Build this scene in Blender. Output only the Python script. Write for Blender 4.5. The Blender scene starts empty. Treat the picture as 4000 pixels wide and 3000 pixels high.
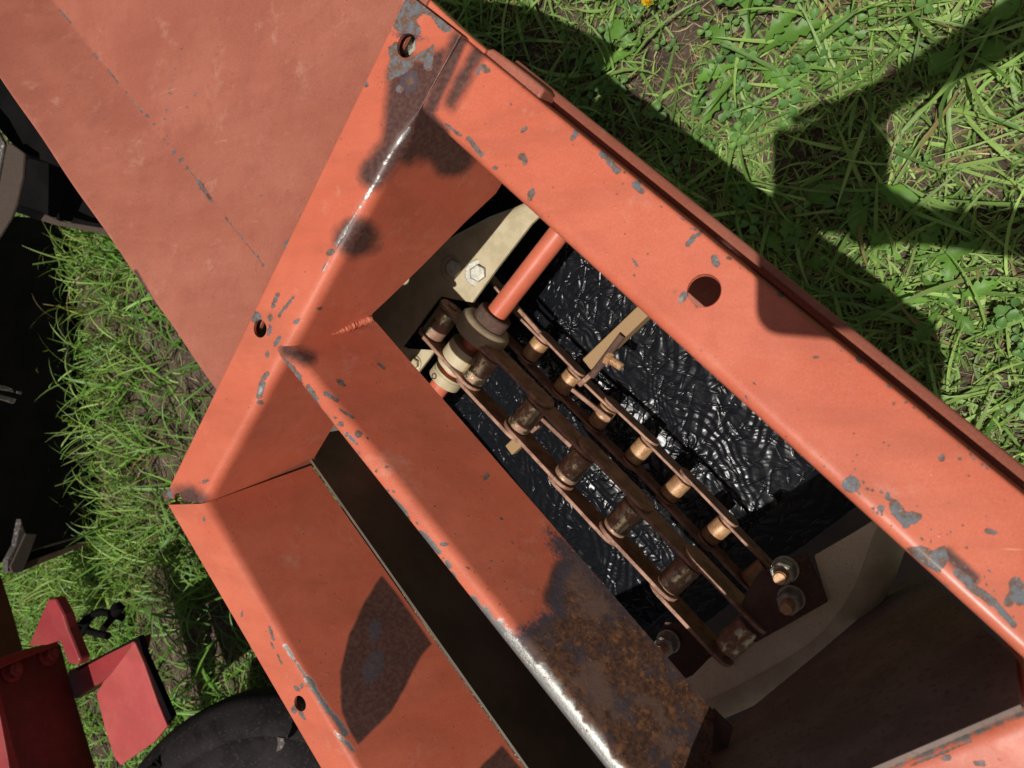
import bpy, bmesh, math, random
import numpy as np
from mathutils import Vector, Matrix
random.seed(7); rng = np.random.default_rng(7)
sc = bpy.context.scene
COL = sc.collection
# ------------------------------------------------------------------ camera
F = 2910.0                       # focal length in pixels of the 4000 px wide photograph
HC = 1.15                        # camera height above the ground
def ray_c(p): return np.array([p[0]-2000.0, p[1]-1500.0, F])
NAD = (3600, 1300)               # where straight down lands in the photograph
ANTI = (3065, 560)               # where the sun's light points to
_d = ray_c(NAD); _d /= np.linalg.norm(_d)
_x = np.array([1.0, 0, 0]) - _d[0]*_d; _x /= np.linalg.norm(_x)
_y = np.cross(_x, _d)
R = np.array([_x, _y, -_d])      # camera (right, down, forward) -> world
CAM = np.array([0, 0, HC])
def ray(p): return R @ ray_c(p)
cam = bpy.data.cameras.new('camera'); co = bpy.data.objects.new('camera', cam); COL.objects.link(co)
cx, cy, cz = R @ np.array([1, 0, 0]), R @ np.array([0, -1, 0]), R @ np.array([0, 0, -1])
co.matrix_world = Matrix(((cx[0], cy[0], cz[0], 0), (cx[1], cy[1], cz[1], 0), (cx[2], cy[2], cz[2], HC), (0, 0, 0, 1)))
cam.sensor_width = 36; cam.lens = F/4000*36; cam.clip_start = 0.02; cam.clip_end = 300
cam.dof.use_dof = True; cam.dof.focus_distance = 0.78; cam.dof.aperture_fstop = 10
sc.camera = co
# ------------------------------------------------------------------ light
Ld = ray(ANTI); Ld /= np.linalg.norm(Ld)             # direction in which the sunlight travels
sun = bpy.data.lights.new('sun', 'SUN'); sun.energy = 4.3; sun.angle = math.radians(0.5); sun.color = (1, .965, .91)
so = bpy.data.objects.new('sun', sun); COL.objects.link(so); so.location = (0, 0, 5)
so.rotation_euler = Vector(Ld).to_track_quat('-Z', 'Y').to_euler()
w = bpy.data.worlds.new('World'); sc.world = w; w.use_nodes = True
wt = w.node_tree; bg = wt.nodes['Background']
sky = wt.nodes.new('ShaderNodeTexSky'); sky.sky_type = 'NISHITA'; sky.sun_disc = False
sky.dust_density = 3.0; sky.air_density = 0.8; sky.sun_elevation = math.asin(-Ld[2]); sky.sun_rotation = math.atan2(-Ld[0], -Ld[1])
wb = wt.nodes.new('ShaderNodeMix'); wb.data_type = 'RGBA'; wb.blend_type = 'MULTIPLY'; wb.inputs[0].default_value = 1; wb.inputs[7].default_value = (1, .92, .80, 1)
wt.links.new(sky.outputs[0], wb.inputs[6]); wt.links.new(wb.outputs[2], bg.inputs[0]); bg.inputs[1].default_value = 0.05
sc.view_settings.view_transform = 'Standard'; sc.view_settings.look = 'None'
sc.view_settings.exposure = 0.0; sc.view_settings.gamma = 1
sc.render.engine = 'CYCLES'

# ------------------------------------------------------------------ geometry helpers
UP = np.array([0, 0, 1.0])
def at(p, z):
    r = ray(p); return CAM + r*((z-HC)/r[2])
def hit(p, P0, n):
    r = ray(p); return CAM + r*(np.dot(P0-CAM, n)/np.dot(r, n))
def px(P):
    q = (np.asarray(P)-CAM) @ R
    return q[..., :2]/q[..., 2:3]*F + np.array([2000.0, 1500.0])
def unit(v): v = np.asarray(v, float); return v/np.linalg.norm(v)
def lerp(a, b, t): return np.asarray(a, float)*(1-t)+np.asarray(b, float)*t

def prim_sd(prim, X, Y):
    k = prim[0]
    if k == 'e':
        _, x, y, rx, ry, a = prim; a = math.radians(a); c, s = math.cos(a), math.sin(a)
        u = ((X-x)*c+(Y-y)*s)/rx; v = (-(X-x)*s+(Y-y)*c)/ry
        return (np.sqrt(u*u+v*v)-1)*min(rx, ry)
    if k == 'l':
        _, x0, y0, x1, y1, wd = prim
        dx, dy = x1-x0, y1-y0; t = np.clip(((X-x0)*dx+(Y-y0)*dy)/(dx*dx+dy*dy), 0, 1)
        return np.hypot(X-x0-t*dx, Y-y0-t*dy)-wd
    if k == 'p':
        P = prim[1]; n = len(P); ins = np.zeros(X.shape, bool); d = np.full(X.shape, 1e9)
        for i in range(n):
            x0, y0 = P[i]; x1, y1 = P[(i+1) % n]
            dx, dy = x1-x0, y1-y0; t = np.clip(((X-x0)*dx+(Y-y0)*dy)/(dx*dx+dy*dy+1e-9), 0, 1)
            d = np.minimum(d, np.hypot(X-x0-t*dx, Y-y0-t*dy))
            if y0 != y1:
                cr = ((y0 > Y) != (y1 > Y)) & (X < (x1-x0)*(Y-y0)/(y1-y0)+x0); ins ^= cr
        return np.where(ins, -d, d)
def mask(prims, XY, soft):
    v = np.zeros(len(XY))
    for p in prims:
        s = soft
        if isinstance(p[0], (int, float)): s, p = p[0], p[1]
        v = np.maximum(v, np.clip(.5-prim_sd(p, XY[:, 0], XY[:, 1])/(2*s), 0, 1))
    return v

def setp(o, label=None, cat=None, group=None, kind=None):
    if label: o['label'] = label
    if cat: o['category'] = cat
    if group: o['group'] = group
    if kind: o['kind'] = kind
    return o
def empty(name, loc, label, cat, group=None):
    o = bpy.data.objects.new(name, None); COL.objects.link(o); o.location = tuple(loc); o.empty_display_size = .05
    return setp(o, label, cat, group)
def add(name, V, Fc, m, parent=None, smooth=True, wear=None, angle=40):
    V = np.asarray(V, float)
    org = np.array(parent['_w']) if (parent is not None and '_w' in parent) else (np.array(parent.location) if parent is not None else V.mean(0))
    if parent is not None and parent.parent is not None:
        q = parent
        org = np.zeros(3)
        while q is not None: org += np.array(q.location); q = q.parent
    me = bpy.data.meshes.new(name); me.from_pydata((V-org).tolist(), [], [tuple(f) for f in Fc]); me.update()
    if wear is None and m.get('uses_wear'): wear = np.zeros((len(V), 4))
    if wear is not None:
        a = me.color_attributes.new('wear', 'FLOAT_COLOR', 'POINT')
        a.data.foreach_set('color', np.asarray(wear, np.float32).ravel())
    bm = bmesh.new(); bm.from_mesh(me); bmesh.ops.recalc_face_normals(bm, faces=bm.faces); bm.to_mesh(me); bm.free()
    me.polygons.foreach_set('use_smooth', [smooth]*len(me.polygons))
    me.materials.append(m)
    if smooth: me.set_sharp_from_angle(angle=math.radians(angle))
    o = bpy.data.objects.new(name, me); COL.objects.link(o)
    if parent is not None: o.parent = parent
    else: o.location = tuple(org)
    return o

def shell(name, G, t, m, parent=None, masks=None, holes=(), angle=40):
    """G: grid [ns,np,3] -> a sheet of thickness t behind it, with round holes cut out"""
    G = np.asarray(G); ns, npf = G.shape[:2]
    du = np.gradient(G, axis=0); dv = np.gradient(G, axis=1)
    N = np.cross(du, dv); N /= (np.linalg.norm(N, axis=2, keepdims=True)+1e-12)
    if N[..., 2].mean() < -0.15: N = -N
    elif abs(N[..., 2].mean()) <= .15 and ((CAM-G)*N).sum(2).mean() < 0: N = -N
    O = G.reshape(-1, 3).copy(); I = (G-N*t).reshape(-1, 3); Nf = N.reshape(-1, 3)
    nv = len(O); idx = np.arange(nv).reshape(ns, npf)
    q = np.stack([idx[:-1, :-1], idx[1:, :-1], idx[1:, 1:], idx[:-1, 1:]], -1).reshape(-1, 4)
    keep = np.ones(len(q), bool); extraV = []; extraF = []
    base = 2*nv
    for (c, r) in holes:
        cen = O[q].mean(1); dd = np.linalg.norm(cen-c, axis=1)
        cut = dd < r
        if not cut.any(): continue
        n = unit(Nf[np.argmin(np.linalg.norm(O-c, axis=1))])
        rem = np.unique(q[cut & keep]); keep &= ~cut; kp = np.unique(q[keep])
        for v in np.intersect1d(rem, kp):
            d = O[v]-c; d -= n*np.dot(d, n); d = d/np.linalg.norm(d)*r
            O[v] = c+d+n*np.dot(O[v]-c, n); I[v] = O[v]-n*t
        e1 = unit(np.cross(n, [.3, .5, .8])); e2 = np.cross(n, e1); K = 40
        for k in range(K):
            a = 2*math.pi*k/K; dr = e1*math.cos(a)+e2*math.sin(a)
            extraV += [c+dr*r*1.0, c+dr*r-n*t]
        for k in range(K):
            a, b = base+2*k, base+2*((k+1) % K); extraF.append((a, a+1, b+1, b))
        base += 2*K
    q = q[keep]
    Fc = q.tolist() + (q[:, ::-1]+nv).tolist()
    bd = list(idx[0, :]) + list(idx[1:, -1]) + list(idx[-1, -2::-1]) + list(idx[-2:0:-1, 0])
    for a, b in zip(bd, bd[1:]+bd[:1]): Fc.append((a, b, b+nv, a+nv))
    Fc += extraF
    V = np.vstack([O, I]+([np.array(extraV)] if extraV else []))
    wr = np.zeros((len(V), 4))
    if masks:
        XY = px(V)
        for k, key in enumerate(('chip', 'rust', 'soot', 'bare_or_sunlit')):
            if key in masks: wr[:, k] = mask(masks[key][1], XY, masks[key][0]*(1.5 if key == 'chip' and masks[key][0] > 4 else 1))
        wr[nv:2*nv, 3] = 0
    return add(name, V, Fc, m, parent, True, wr, angle)

def profile_pts(corners, radii, step):
    """polyline with rounded corners, sampled; corners: list of 3D points"""
    out = []
    n = len(corners); segs = []
    prev = corners[0]
    for i in range(1, n-1):
        a, b, c = corners[i-1], corners[i], corners[i+1]; r = radii[i]
        d1, d2 = unit(a-b), unit(c-b); ang = math.acos(np.clip(np.dot(d1, d2), -1, 1))
        tl = min(r/math.tan(ang/2), .48*np.linalg.norm(a-b), .48*np.linalg.norm(c-b))
        p1, p2 = b+d1*tl, b+d2*tl
        segs.append(('s', prev, p1)); segs.append(('q', p1, b, p2)); prev = p2
    segs.append(('s', prev, corners[-1]))
    return segs
def sample(segs, counts):
    out = []
    for s, k in zip(segs, counts):
        for j in range(k):
            t = j/k
            if s[0] == 's': out.append(lerp(s[1], s[2], t))
            else: out.append((1-t)**2*s[1]+2*t*(1-t)*s[2]+t*t*s[3])
    out.append(segs[-1][2]); return out
def loft(cfun, radii, ns, counts):
    G = []
    for i in range(ns+1):
        c = [np.asarray(v) for v in cfun(i/ns)]
        G.append(sample(profile_pts(c, radii(i/ns) if callable(radii) else radii, None), counts))
    return np.array(G)
def patch(a, b, c, d, nu, nv, f=None):
    """a-b along u at v=0, d-c along u at v=1"""
    G = np.zeros((nu+1, nv+1, 3))
    for i in range(nu+1):
        for j in range(nv+1):
            u, v = i/nu, j/nv
            G[i, j] = lerp(lerp(a, b, u), lerp(d, c, u), v)
            if f is not None: G[i, j] += f(u, v)
    return G

class MB:
    def __init__(s): s.V = []; s.F = []; s.n = 0
    def addm(s, V, Fc):
        s.V.append(np.asarray(V, float)); s.F += [tuple(int(i)+s.n for i in f) for f in Fc]; s.n += len(V); return s
    def prism(s, poly, vec, bev=0):
        poly = [np.asarray(p, float) for p in poly]; n = len(poly); vec = np.asarray(vec, float)
        V = poly+[p+vec for p in poly]
        Fc = [list(range(n)), list(range(2*n-1, n-1, -1))]+[(i, i+n, (i+1) % n+n, (i+1) % n) for i in range(n)]
        return s.addm(V, Fc)
    def lathe(s, P, ax, prof, K=28, a0=0):
        """prof: list of (distance along axis, radius)"""
        P = np.asarray(P, float); ax = unit(ax); e1 = unit(np.cross(ax, [.31, .52, .79])); e2 = np.cross(ax, e1)
        V = []; Fc = []
        for (h, r) in prof:
            for k in range(K):
                a = a0+2*math.pi*k/K; V.append(P+ax*h+(e1*math.cos(a)+e2*math.sin(a))*r)
        for i in range(len(prof)-1):
            for k in range(K):
                a, b = i*K+k, i*K+(k+1) % K; Fc.append((a, b, b+K, a+K))
        Fc.append(list(range(K))[::-1]); Fc.append([(len(prof)-1)*K+k for k in range(K)])
        return s.addm(V, Fc)
    def box(s, P, ex, ey, ez):
        P, ex, ey, ez = [np.asarray(v, float) for v in (P, ex, ey, ez)]
        return s.prism([P-ex-ey-ez, P+ex-ey-ez, P+ex+ey-ez, P-ex+ey-ez], 2*ez)
    def tube(s, pts, r, K=10):
        pts = [np.asarray(p, float) for p in pts]; V = []; Fc = []; n = len(pts)
        rs = r if hasattr(r, '__len__') else [r]*n
        ref = np.array([.2, .3, .93])
        for i, p in enumerate(pts):
            t = unit(pts[min(i+1, n-1)]-pts[max(i-1, 0)])
            e1 = np.cross(t, ref)
            if np.linalg.norm(e1) < .15: e1 = np.cross(t, [1, 0, 0])
            e1 = unit(e1); e2 = np.cross(t, e1)
            for k in range(K):
                a = 2*math.pi*k/K; V.append(p+(e1*math.cos(a)+e2*math.sin(a))*rs[i])
        for i in range(n-1):
            for k in range(K):
                a, b = i*K+k, i*K+(k+1) % K; Fc.append((a, b, b+K, a+K))
        Fc.append(list(range(K))[::-1]); Fc.append([(n-1)*K+k for k in range(K)])
        return s.addm(V, Fc)
    def build(s, name, m, parent=None, smooth=True, angle=35, masks=None, bevel=0):
        V = np.vstack(s.V); wr = None
        if masks:
            XY = px(V); wr = np.zeros((len(V), 4))
            for k, key in enumerate(('chip', 'rust', 'soot', 'bare_or_sunlit')):
                if key in masks: wr[:, k] = mask(masks[key][1], XY, masks[key][0])
        o = add(name, V, s.F, m, parent, smooth, wr, angle)
        if bevel:
            b = o.modifiers.new('bevel', 'BEVEL'); b.width = bevel; b.segments = 2; b.limit_method = 'ANGLE'; b.angle_limit = math.radians(50)
        return o

# ------------------------------------------------------------------ materials
class NT:
    def __init__(s, name):
        s.m = bpy.data.materials.new(name); s.m.use_nodes = True; s.t = s.m.node_tree; s.b = s.t.nodes['Principled BSDF']
        s.out = s.t.nodes['Material Output']
        s.tc = s.t.nodes.new('ShaderNodeTexCoord')
    def put(s, sock, v):
        if isinstance(v, (int, float)): sock.default_value = v
        elif isinstance(v, tuple): sock.default_value = v if len(v) == 4 or sock.type == 'VECTOR' else (*v, 1)
        elif v is not None: s.t.links.new(v, sock)
    def noise(s, scale, detail=4, rough=.55, vec=None, dist=0):
        n = s.t.nodes.new('ShaderNodeTexNoise'); n.inputs['Scale'].default_value = scale; n.inputs['Detail'].default_value = detail
        n.inputs['Roughness'].default_value = rough; n.inputs['Distortion'].default_value = dist
        s.t.links.new(vec or s.tc.outputs['Object'], n.inputs['Vector']); return n.outputs['Fac']
    def voro(s, scale, feat='F1', out='Distance', vec=None):
        n = s.t.nodes.new('ShaderNodeTexVoronoi'); n.feature = feat; n.inputs['Scale'].default_value = scale
        s.t.links.new(vec or s.tc.outputs['Object'], n.inputs['Vector']); return n.outputs[out]
    def mapping(s, scale, rot=(0, 0, 0)):
        n = s.t.nodes.new('ShaderNodeMapping'); n.inputs['Scale'].default_value = scale; n.inputs['Rotation'].default_value = rot
        s.t.links.new(s.tc.outputs['Object'], n.inputs['Vector']); return n.outputs[0]
    def math(s, op, a, b=None, clamp=False):
        n = s.t.nodes.new('ShaderNodeMath'); n.operation = op; n.use_clamp = clamp
        s.put(n.inputs[0], a); s.put(n.inputs[1], b); return n.outputs[0]
    def step(s, v, lo, hi, a=0.0, b=1.0):
        n = s.t.nodes.new('ShaderNodeMapRange'); n.interpolation_type = 'SMOOTHSTEP'
        s.put(n.inputs['Value'], v); n.inputs['From Min'].default_value = lo; n.inputs['From Max'].default_value = hi
        n.inputs['To Min'].default_value = a; n.inputs['To Max'].default_value = b; return n.outputs[0]
    def mix(s, f, a, b, mode='MIX'):
        n = s.t.nodes.new('ShaderNodeMix'); n.data_type = 'RGBA'; n.blend_type = mode; n.clamp_factor = True
        s.put(n.inputs[0], f); s.put(n.inputs[6], a); s.put(n.inputs[7], b); return n.outputs[2]
    def mixf(s, f, a, b):
        n = s.t.nodes.new('ShaderNodeMix'); n.data_type = 'FLOAT'; s.put(n.inputs[0], f); s.put(n.inputs[2], a); s.put(n.inputs[3], b); return n.outputs[0]
    def attr(s, name):
        n = s.t.nodes.new('ShaderNodeAttribute'); n.attribute_name = name; return n
    def bump(s, h, strength=.3, dist=.001, prev=None):
        n = s.t.nodes.new('ShaderNodeBump'); n.inputs['Strength'].default_value = strength; n.inputs['Distance'].default_value = dist
        s.t.links.new(h, n.inputs['Height'])
        if prev: s.t.links.new(prev, n.inputs['Normal'])
        return n.outputs[0]
    def fin(s, col, rough=.5, metal=0.0, normal=None, spec=None, coat=None):
        s.put(s.b.inputs['Base Color'], col); s.put(s.b.inputs['Roughness'], rough); s.put(s.b.inputs['Metallic'], metal)
        if normal: s.t.links.new(normal, s.b.inputs['Normal'])
        if spec is not None: s.b.inputs['Specular IOR Level'].default_value = spec
        if coat is not None: s.b.inputs['Coat Weight'].default_value = coat; s.b.inputs['Coat Roughness'].default_value = .2
        return s.m

def paint(name, c1, c2, c3, rough=.4, dusty=1.0, chipnoise=.62):
    s = NT(name)
    w = s.attr('wear'); sep = s.t.nodes.new('ShaderNodeSeparateColor'); s.t.links.new(w.outputs['Color'], sep.inputs[0])
    chip, rust, soot = sep.outputs[0], sep.outputs[1], sep.outputs[2]; bare_or_sunlit = w.outputs['Alpha']
    n_big = s.noise(9, 5, .6); n_mid = s.noise(45, 5, .65); n_f = s.noise(260, 4, .6); n_ff = s.noise(900, 3, .6)
    rag = s.math('MULTIPLY', s.math('SUBTRACT', s.noise(210, 6, .7), .5), chipnoise*2)
    rag2 = s.math('MULTIPLY', s.math('SUBTRACT', s.noise(70, 7, .72), .5), 1.5)
    base = s.mix(s.step(n_big, .35, .65), c1, c2)
    base = s.mix(s.math('MULTIPLY', s.step(n_mid, .45, .75), .55), base, c3)
    base = s.mix(s.math('MULTIPLY', s.step(n_ff, .3, .8), .16*dusty), base, (.75, .42, .33))
    # tiny spots of dirt
    sp = s.step(s.voro(120, 'F1'), .06, .13, 1, 0); sp = s.math('MULTIPLY', sp, s.step(s.noise(30, 2), .48, .56))
    base = s.mix(s.math('MULTIPLY', sp, .8), base, (.16, .06, .04))
    v = s.mapping((14, 420, 60), (0, 0, .9)); sc_ = s.step(s.noise(1.0, 3, .6, v), .70, .76)
    v2 = s.mapping((300, 9, 60), (0, 0, .35)); sc2 = s.step(s.noise(1.0, 3, .6, v2), .72, .77)
    scr = s.math('MULTIPLY', s.math('MAXIMUM', sc_, sc2), s.step(n_big, .42, .6))
    base = s.mix(s.math('MULTIPLY', scr, .5*dusty), base, (.78, .42, .30))
    v3 = s.mapping((5, 26, 10), (0, 0, .75)); st = s.step(s.noise(1.0, 5, .65, v3), .42, .72)
    base = s.mix(s.math('MULTIPLY', st, .34), base, (.26, .072, .040))
    dst = s.step(s.noise(22, 6, .75), .56, .74); base = s.mix(s.math('MULTIPLY', dst, .28*dusty), base, (.62, .36, .26))
    # soft handling grime
    sm = s.math('ADD', s.math('MULTIPLY', soot, 1.75), s.math('MULTIPLY', s.math('SUBTRACT', n_mid, .5), .8))
    smk = s.math('MULTIPLY', s.step(sm, .15, .95), s.step(soot, .02, .25))
    base = s.mix(s.math('MULTIPLY', smk, .9), base, s.mix(s.step(n_f, .35, .7), (.020, .017, .018), (.060, .048, .040)))
    # rust field
    rag3 = s.math('ADD', s.math('MULTIPLY', s.math('SUBTRACT', s.noise(330, 6, .75), .5), .9), s.math('MULTIPLY', rag2, .45))
    rv = s.math('ADD', rust, rag3)
    rk = s.step(rv, .26, .66); rkm = s.math('MULTIPLY', rk, s.step(rust, .02, .12))
    rc = s.mix(s.step(n_f, .35, .68), (.055, .027, .020), (.145, .062, .030))
    rc = s.mix(s.step(s.noise(120, 5, .7), .50, .68), rc, (.26, .115, .045))
    rc = s.mix(s.step(s.noise(24, 6, .7), .50, .62), rc, (.15, .085, .06))
    rc = s.mix(s.math('MULTIPLY', s.step(s.noise(38, 6, .75), .50, .62), .75), rc, (.058, .050, .062))
    rc = s.mix(s.step(s.noise(520, 3, .6), .66, .74), rc, (.36, .24, .17))
    scorch = s.step(s.math('ADD', rust, s.math('MULTIPLY', rag2, .30)), .55, 1.0, 1, 0)
    rc = s.mix(s.math('MULTIPLY', scorch, .93), rc, s.mix(n_f, (.040, .034, .046), (.075, .062, .075)))
    base = s.mix(rkm, base, rc)
    # chips
    ck = s.step(s.math('ADD', chip, rag), .47, .53); ck = s.math('MULTIPLY', ck, s.step(chip, .05, .2))
    cc = s.mix(s.step(s.noise(170, 5, .75), .42, .58), (.12, .135, .15), (.13, .065, .038)); cc = s.mix(s.step(s.noise(600, 3), .6, .7), cc, (.27, .21, .16))
    lipm = s.math('MULTIPLY', s.math('SUBTRACT', s.step(s.math('ADD', chip, rag), .36, .44), ck), s.step(chip, .05, .2)); base = s.mix(s.math('MULTIPLY', lipm, .55, True), base, (.30, .10, .06))
    base = s.mix(ck, base, cc)
    # bright worn metal, and one painted sun patch on the side wall
    bk = s.step(s.math('ADD', bare_or_sunlit, rag2), .42, .75); bk = s.math('MULTIPLY', bk, s.step(bare_or_sunlit, .05, .3))
    rs = s.step(s.noise(160, 4, .7), .60, .66)
    bc = s.mix(rs, s.mix(n_f, (.20, .20, .19), (.38, .37, .34)), (.24, .11, .06))
    base = s.mix(bk, base, bc)
    r = s.mixf(s.step(n_mid, .3, .7), rough-.05, rough+.1); r = s.mixf(rkm, r, .8); r = s.mixf(ck, r, .6)
    r = s.mixf(bk, r, .42)
    met = s.math('MULTIPLY', s.math('MULTIPLY', bk, s.math('SUBTRACT', 1.0, rs)), .75)
    h = s.math('ADD', s.math('MULTIPLY', n_f, .10), s.math('MULTIPLY', n_ff, .05))
    h = s.math('ADD', h, s.math('MULTIPLY', s.step(s.voro(75, 'F1'), .03, .09, 1, 0), .9))
    h = s.math('SUBTRACT', h, s.math('MULTIPLY', s.math('MAXIMUM', ck, bk), 1.1))
    h = s.math('ADD', h, s.math('MULTIPLY', s.math('MULTIPLY', rkm, s.noise(420, 5, .7)), 1.6))
    h2 = s.noise(14, 3)
    nb = s.bump(h2, .35, .002); nb = s.bump(h, .55, .00035, nb)
    m = s.fin(base, r, met, nb, .34, .07); m['uses_wear'] = 1
    return m
M = {}
M['red'] = paint('red_paint', (.50, .102, .048), (.56, .132, .068), (.45, .082, .036), .42)
M['dimlitred'] = paint('dim_lit_red_paint', (.29, .080, .046), (.34, .106, .064), (.235, .060, .036), .52)  # darkened copy of the red: grazing light and shade put into the colour
M['crimson'] = paint('crimson_paint', (.22, .018, .022), (.27, .026, .030), (.17, .012, .016), .5, .2)
M['crimsonlit'] = paint('sunlit_faded_crimson_paint', (.36, .050, .052), (.42, .072, .068), (.30, .038, .042), .5, .6)  # lighter crimson: fading plus the sun on the side plate, in the colour
def simple(name, c1, c2, rough, metal=0.0, sc1=40, sc2=300, c3=None, bs=.4, bd=.0006, spec=None, thr=(.4, .6)):
    s = NT(name); a = s.noise(sc1, 6, .65); b = s.noise(sc2, 4, .65)
    c = s.mix(s.step(a, *thr), c1, c2)
    if c3: c = s.mix(s.step(b, .55, .68), c, c3)
    return s.fin(c, s.mixf(b, rough*.8, min(1, rough*1.2)), metal, s.bump(s.math('ADD', b, a), bs, bd), spec)
M['rustlink'] = simple('rusty_link_steel', (.20, .10, .065), (.36, .20, .13), .58, .15, 60, 500, (.42, .25, .17), .6, .0005)
M['rustroll'] = simple('rusty_roller_steel', (.36, .19, .09), (.50, .30, .15), .48, .25, 90, 600, (.22, .09, .04), .6, .0004)
s = NT('worn_roller_steel'); a = s.noise(70, 6, .7); b = s.noise(400, 4, .6); wn = s.step(a, .46, .56)
M['brightroll'] = s.fin(s.mix(wn, s.mix(b, (.20, .10, .06), (.36, .20, .13)), (.55, .47, .30)), s.mixf(wn, .6, .28), s.mixf(wn, .2, .95), s.bump(s.math('ADD', b, a), .5, .0004))
M['cream'] = simple('cream_paint', (.40, .33, .20), (.49, .41, .26), .55, 0, 30, 500, (.40, .32, .20), .3, .0004)
M['creambright'] = simple('brightened_cream_paint', (.60, .49, .32), (.66, .55, .37), .55, 0, 26, 300, (.45, .34, .22), .3, .0004)  # cream lightened for the guard face, in place of light falling on it
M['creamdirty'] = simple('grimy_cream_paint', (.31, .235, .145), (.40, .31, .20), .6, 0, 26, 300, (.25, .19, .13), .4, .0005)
M['brown'] = simple('brown_grimy_steel', (.075, .045, .035), (.11, .065, .05), .85, 0, 20, 300, (.15, .08, .05), .4, .0005, .15)
M['greybrown'] = simple('grey_brown_steel', (.16, .115, .095), (.21, .155, .13), .75, .0, 14, 200, (.12, .07, .05), .3, .0005, .3)
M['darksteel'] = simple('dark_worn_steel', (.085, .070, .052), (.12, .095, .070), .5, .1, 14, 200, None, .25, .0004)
M['crimsonshade'] = simple('shaded_crimson_steel', (.10, .008, .012), (.13, .012, .016), .6)  # crimson with the shade on tube and rear beam put into the colour
M['black'] = simple('black_iron', (.004, .004, .004), (.007, .006, .006), .8, .0, 12, 120, None, .3, .001, .05)
M['zinc'] = simple('zinc_bolt', (.26, .25, .21), (.40, .38, .31), .5, .25, 120, 600, (.30, .20, .11), .4, .0003)
M['torch'] = NT('torch_cut_edge')
s = M['torch']; v = s.mapping((40, 400, 90)); a = s.noise(3, 4, .6, v); b = s.noise(90, 4)
M['torch'] = s.fin(s.mix(a, (.025, .018, .014), (.11, .072, .05)), .8, 0, s.bump(a, .9, .003))
M['greyplate'] = simple('pale_grey_steel', (.065, .056, .052), (.085, .073, .067), .6, .1, 12, 120, (.30, .25, .22))
M['rubber'] = simple('tyre_rubber', (.008, .007, .007), (.018, .015, .015), .85, 0, 16, 200, (.04, .03, .03), .4, .0006, .15)
s = NT('weathered_wood'); v = s.mapping((60, 60, 60)); wv = s.t.nodes.new('ShaderNodeTexWave'); wv.inputs['Scale'].default_value = 150; wv.inputs['Distortion'].default_value = 5; wv.inputs['Detail'].default_value = 3
mp = s.t.nodes.new('ShaderNodeMapping'); mp.inputs['Rotation'].default_value = (0, 0, math.radians(-45)); s.t.links.new(s.tc.outputs['Object'], mp.inputs[0]); s.t.links.new(mp.outputs[0], wv.inputs['Vector'])
M['wood'] = s.fin(s.mix(wv.outputs['Fac'], (.26, .155, .07), (.34, .215, .10)), .7, 0, s.bump(wv.outputs['Fac'], .3, .0006))
s = NT('black_plastic_film'); a = s.noise(260, 5, .6); b = s.noise(60, 4, .6)
M['film'] = s.fin((.0065, .0072, .0090), s.mixf(b, .22, .34), 0, s.bump(s.math('ADD', a, b), .2, .0005), .30)
# foliage: colour held per blade in a colour attribute
def leafmat(name, trans=.35, rough=.45, spec=.35):
    s = NT(name); at_ = s.attr('tint'); n = s.noise(140, 3)
    c = s.mix(s.math('MULTIPLY', n, .35), at_.outputs['Color'], (.05, .09, .02))
    s.fin(c, rough, 0, s.bump(s.noise(300, 2), .25, .0006), spec)
    tr = s.t.nodes.new('ShaderNodeBsdfTranslucent'); s.t.links.new(s.mix(1.0, c, (1.0, 1.0, .35), 'MULTIPLY'), tr.inputs[0])
    mx = s.t.nodes.new('ShaderNodeMixShader'); mx.inputs[0].default_value = trans
    s.t.links.new(s.b.outputs[0], mx.inputs[1]); s.t.links.new(tr.outputs[0], mx.inputs[2]); s.t.links.new(mx.outputs[0], s.out.inputs[0])
    return s.m
M['leaf'] = leafmat('green_leaf')
M['straw'] = leafmat('dry_straw', .1, .7, .2)
M['petal'] = leafmat('petal', .2, .6, .2)
s = NT('bare_soil'); a = s.noise(16, 8, .7); b = s.noise(150, 6, .75); c = s.noise(3, 4)
col = s.mix(s.step(a, .35, .65), (.050, .036, .025), (.12, .09, .064)); col = s.mix(s.step(b, .52, .66), col, (.24, .185, .13))
M['soil'] = s.fin(col, .95, 0, s.bump(s.math('ADD', b, s.math('MULTIPLY', a, 2.0)), 1.0, .006), .15)

# ------------------------------------------------------------------ ground
def gh(x, y):
    return .006*np.sin(x*9+1)*np.cos(y*7.3)+.004*np.sin(x*23+y*17)-.006
def ground():
    xs = np.unique(np.concatenate([np.linspace(-40, -4, 14), np.linspace(-4, 2, 160), np.linspace(2, 40, 14)]))
    ys = np.unique(np.concatenate([np.linspace(-40, -2.5, 14), np.linspace(-2.5, 2.5, 140), np.linspace(2.5, 40, 14)]))
    X, Y = np.meshgrid(xs, ys, indexing='ij'); Z = gh(X, Y)+.004*np.sin(X*61)*np.sin(Y*53)
    V = np.stack([X, Y, Z], -1).reshape(-1, 3); n, m_ = len(xs), len(ys); idx = np.arange(n*m_).reshape(n, m_)
    q = np.stack([idx[:-1, :-1], idx[1:, :-1], idx[1:, 1:], idx[:-1, 1:]], -1).reshape(-1, 4)
    o = add('ground', V, q.tolist(), M['soil']); setp(o, kind='structure')
ground()

ZT = .65
# ================================================================== RED FRAME OF THE CONVEYOR
rootP = at((1900, 1900), ZT-.3)
frame = empty('conveyor_frame', rootP, 'faded orange-red steel conveyor frame with chipped rails crossing the whole picture', 'farm machine')
def ext(a, b, t): return lerp(a, b, t)
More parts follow.
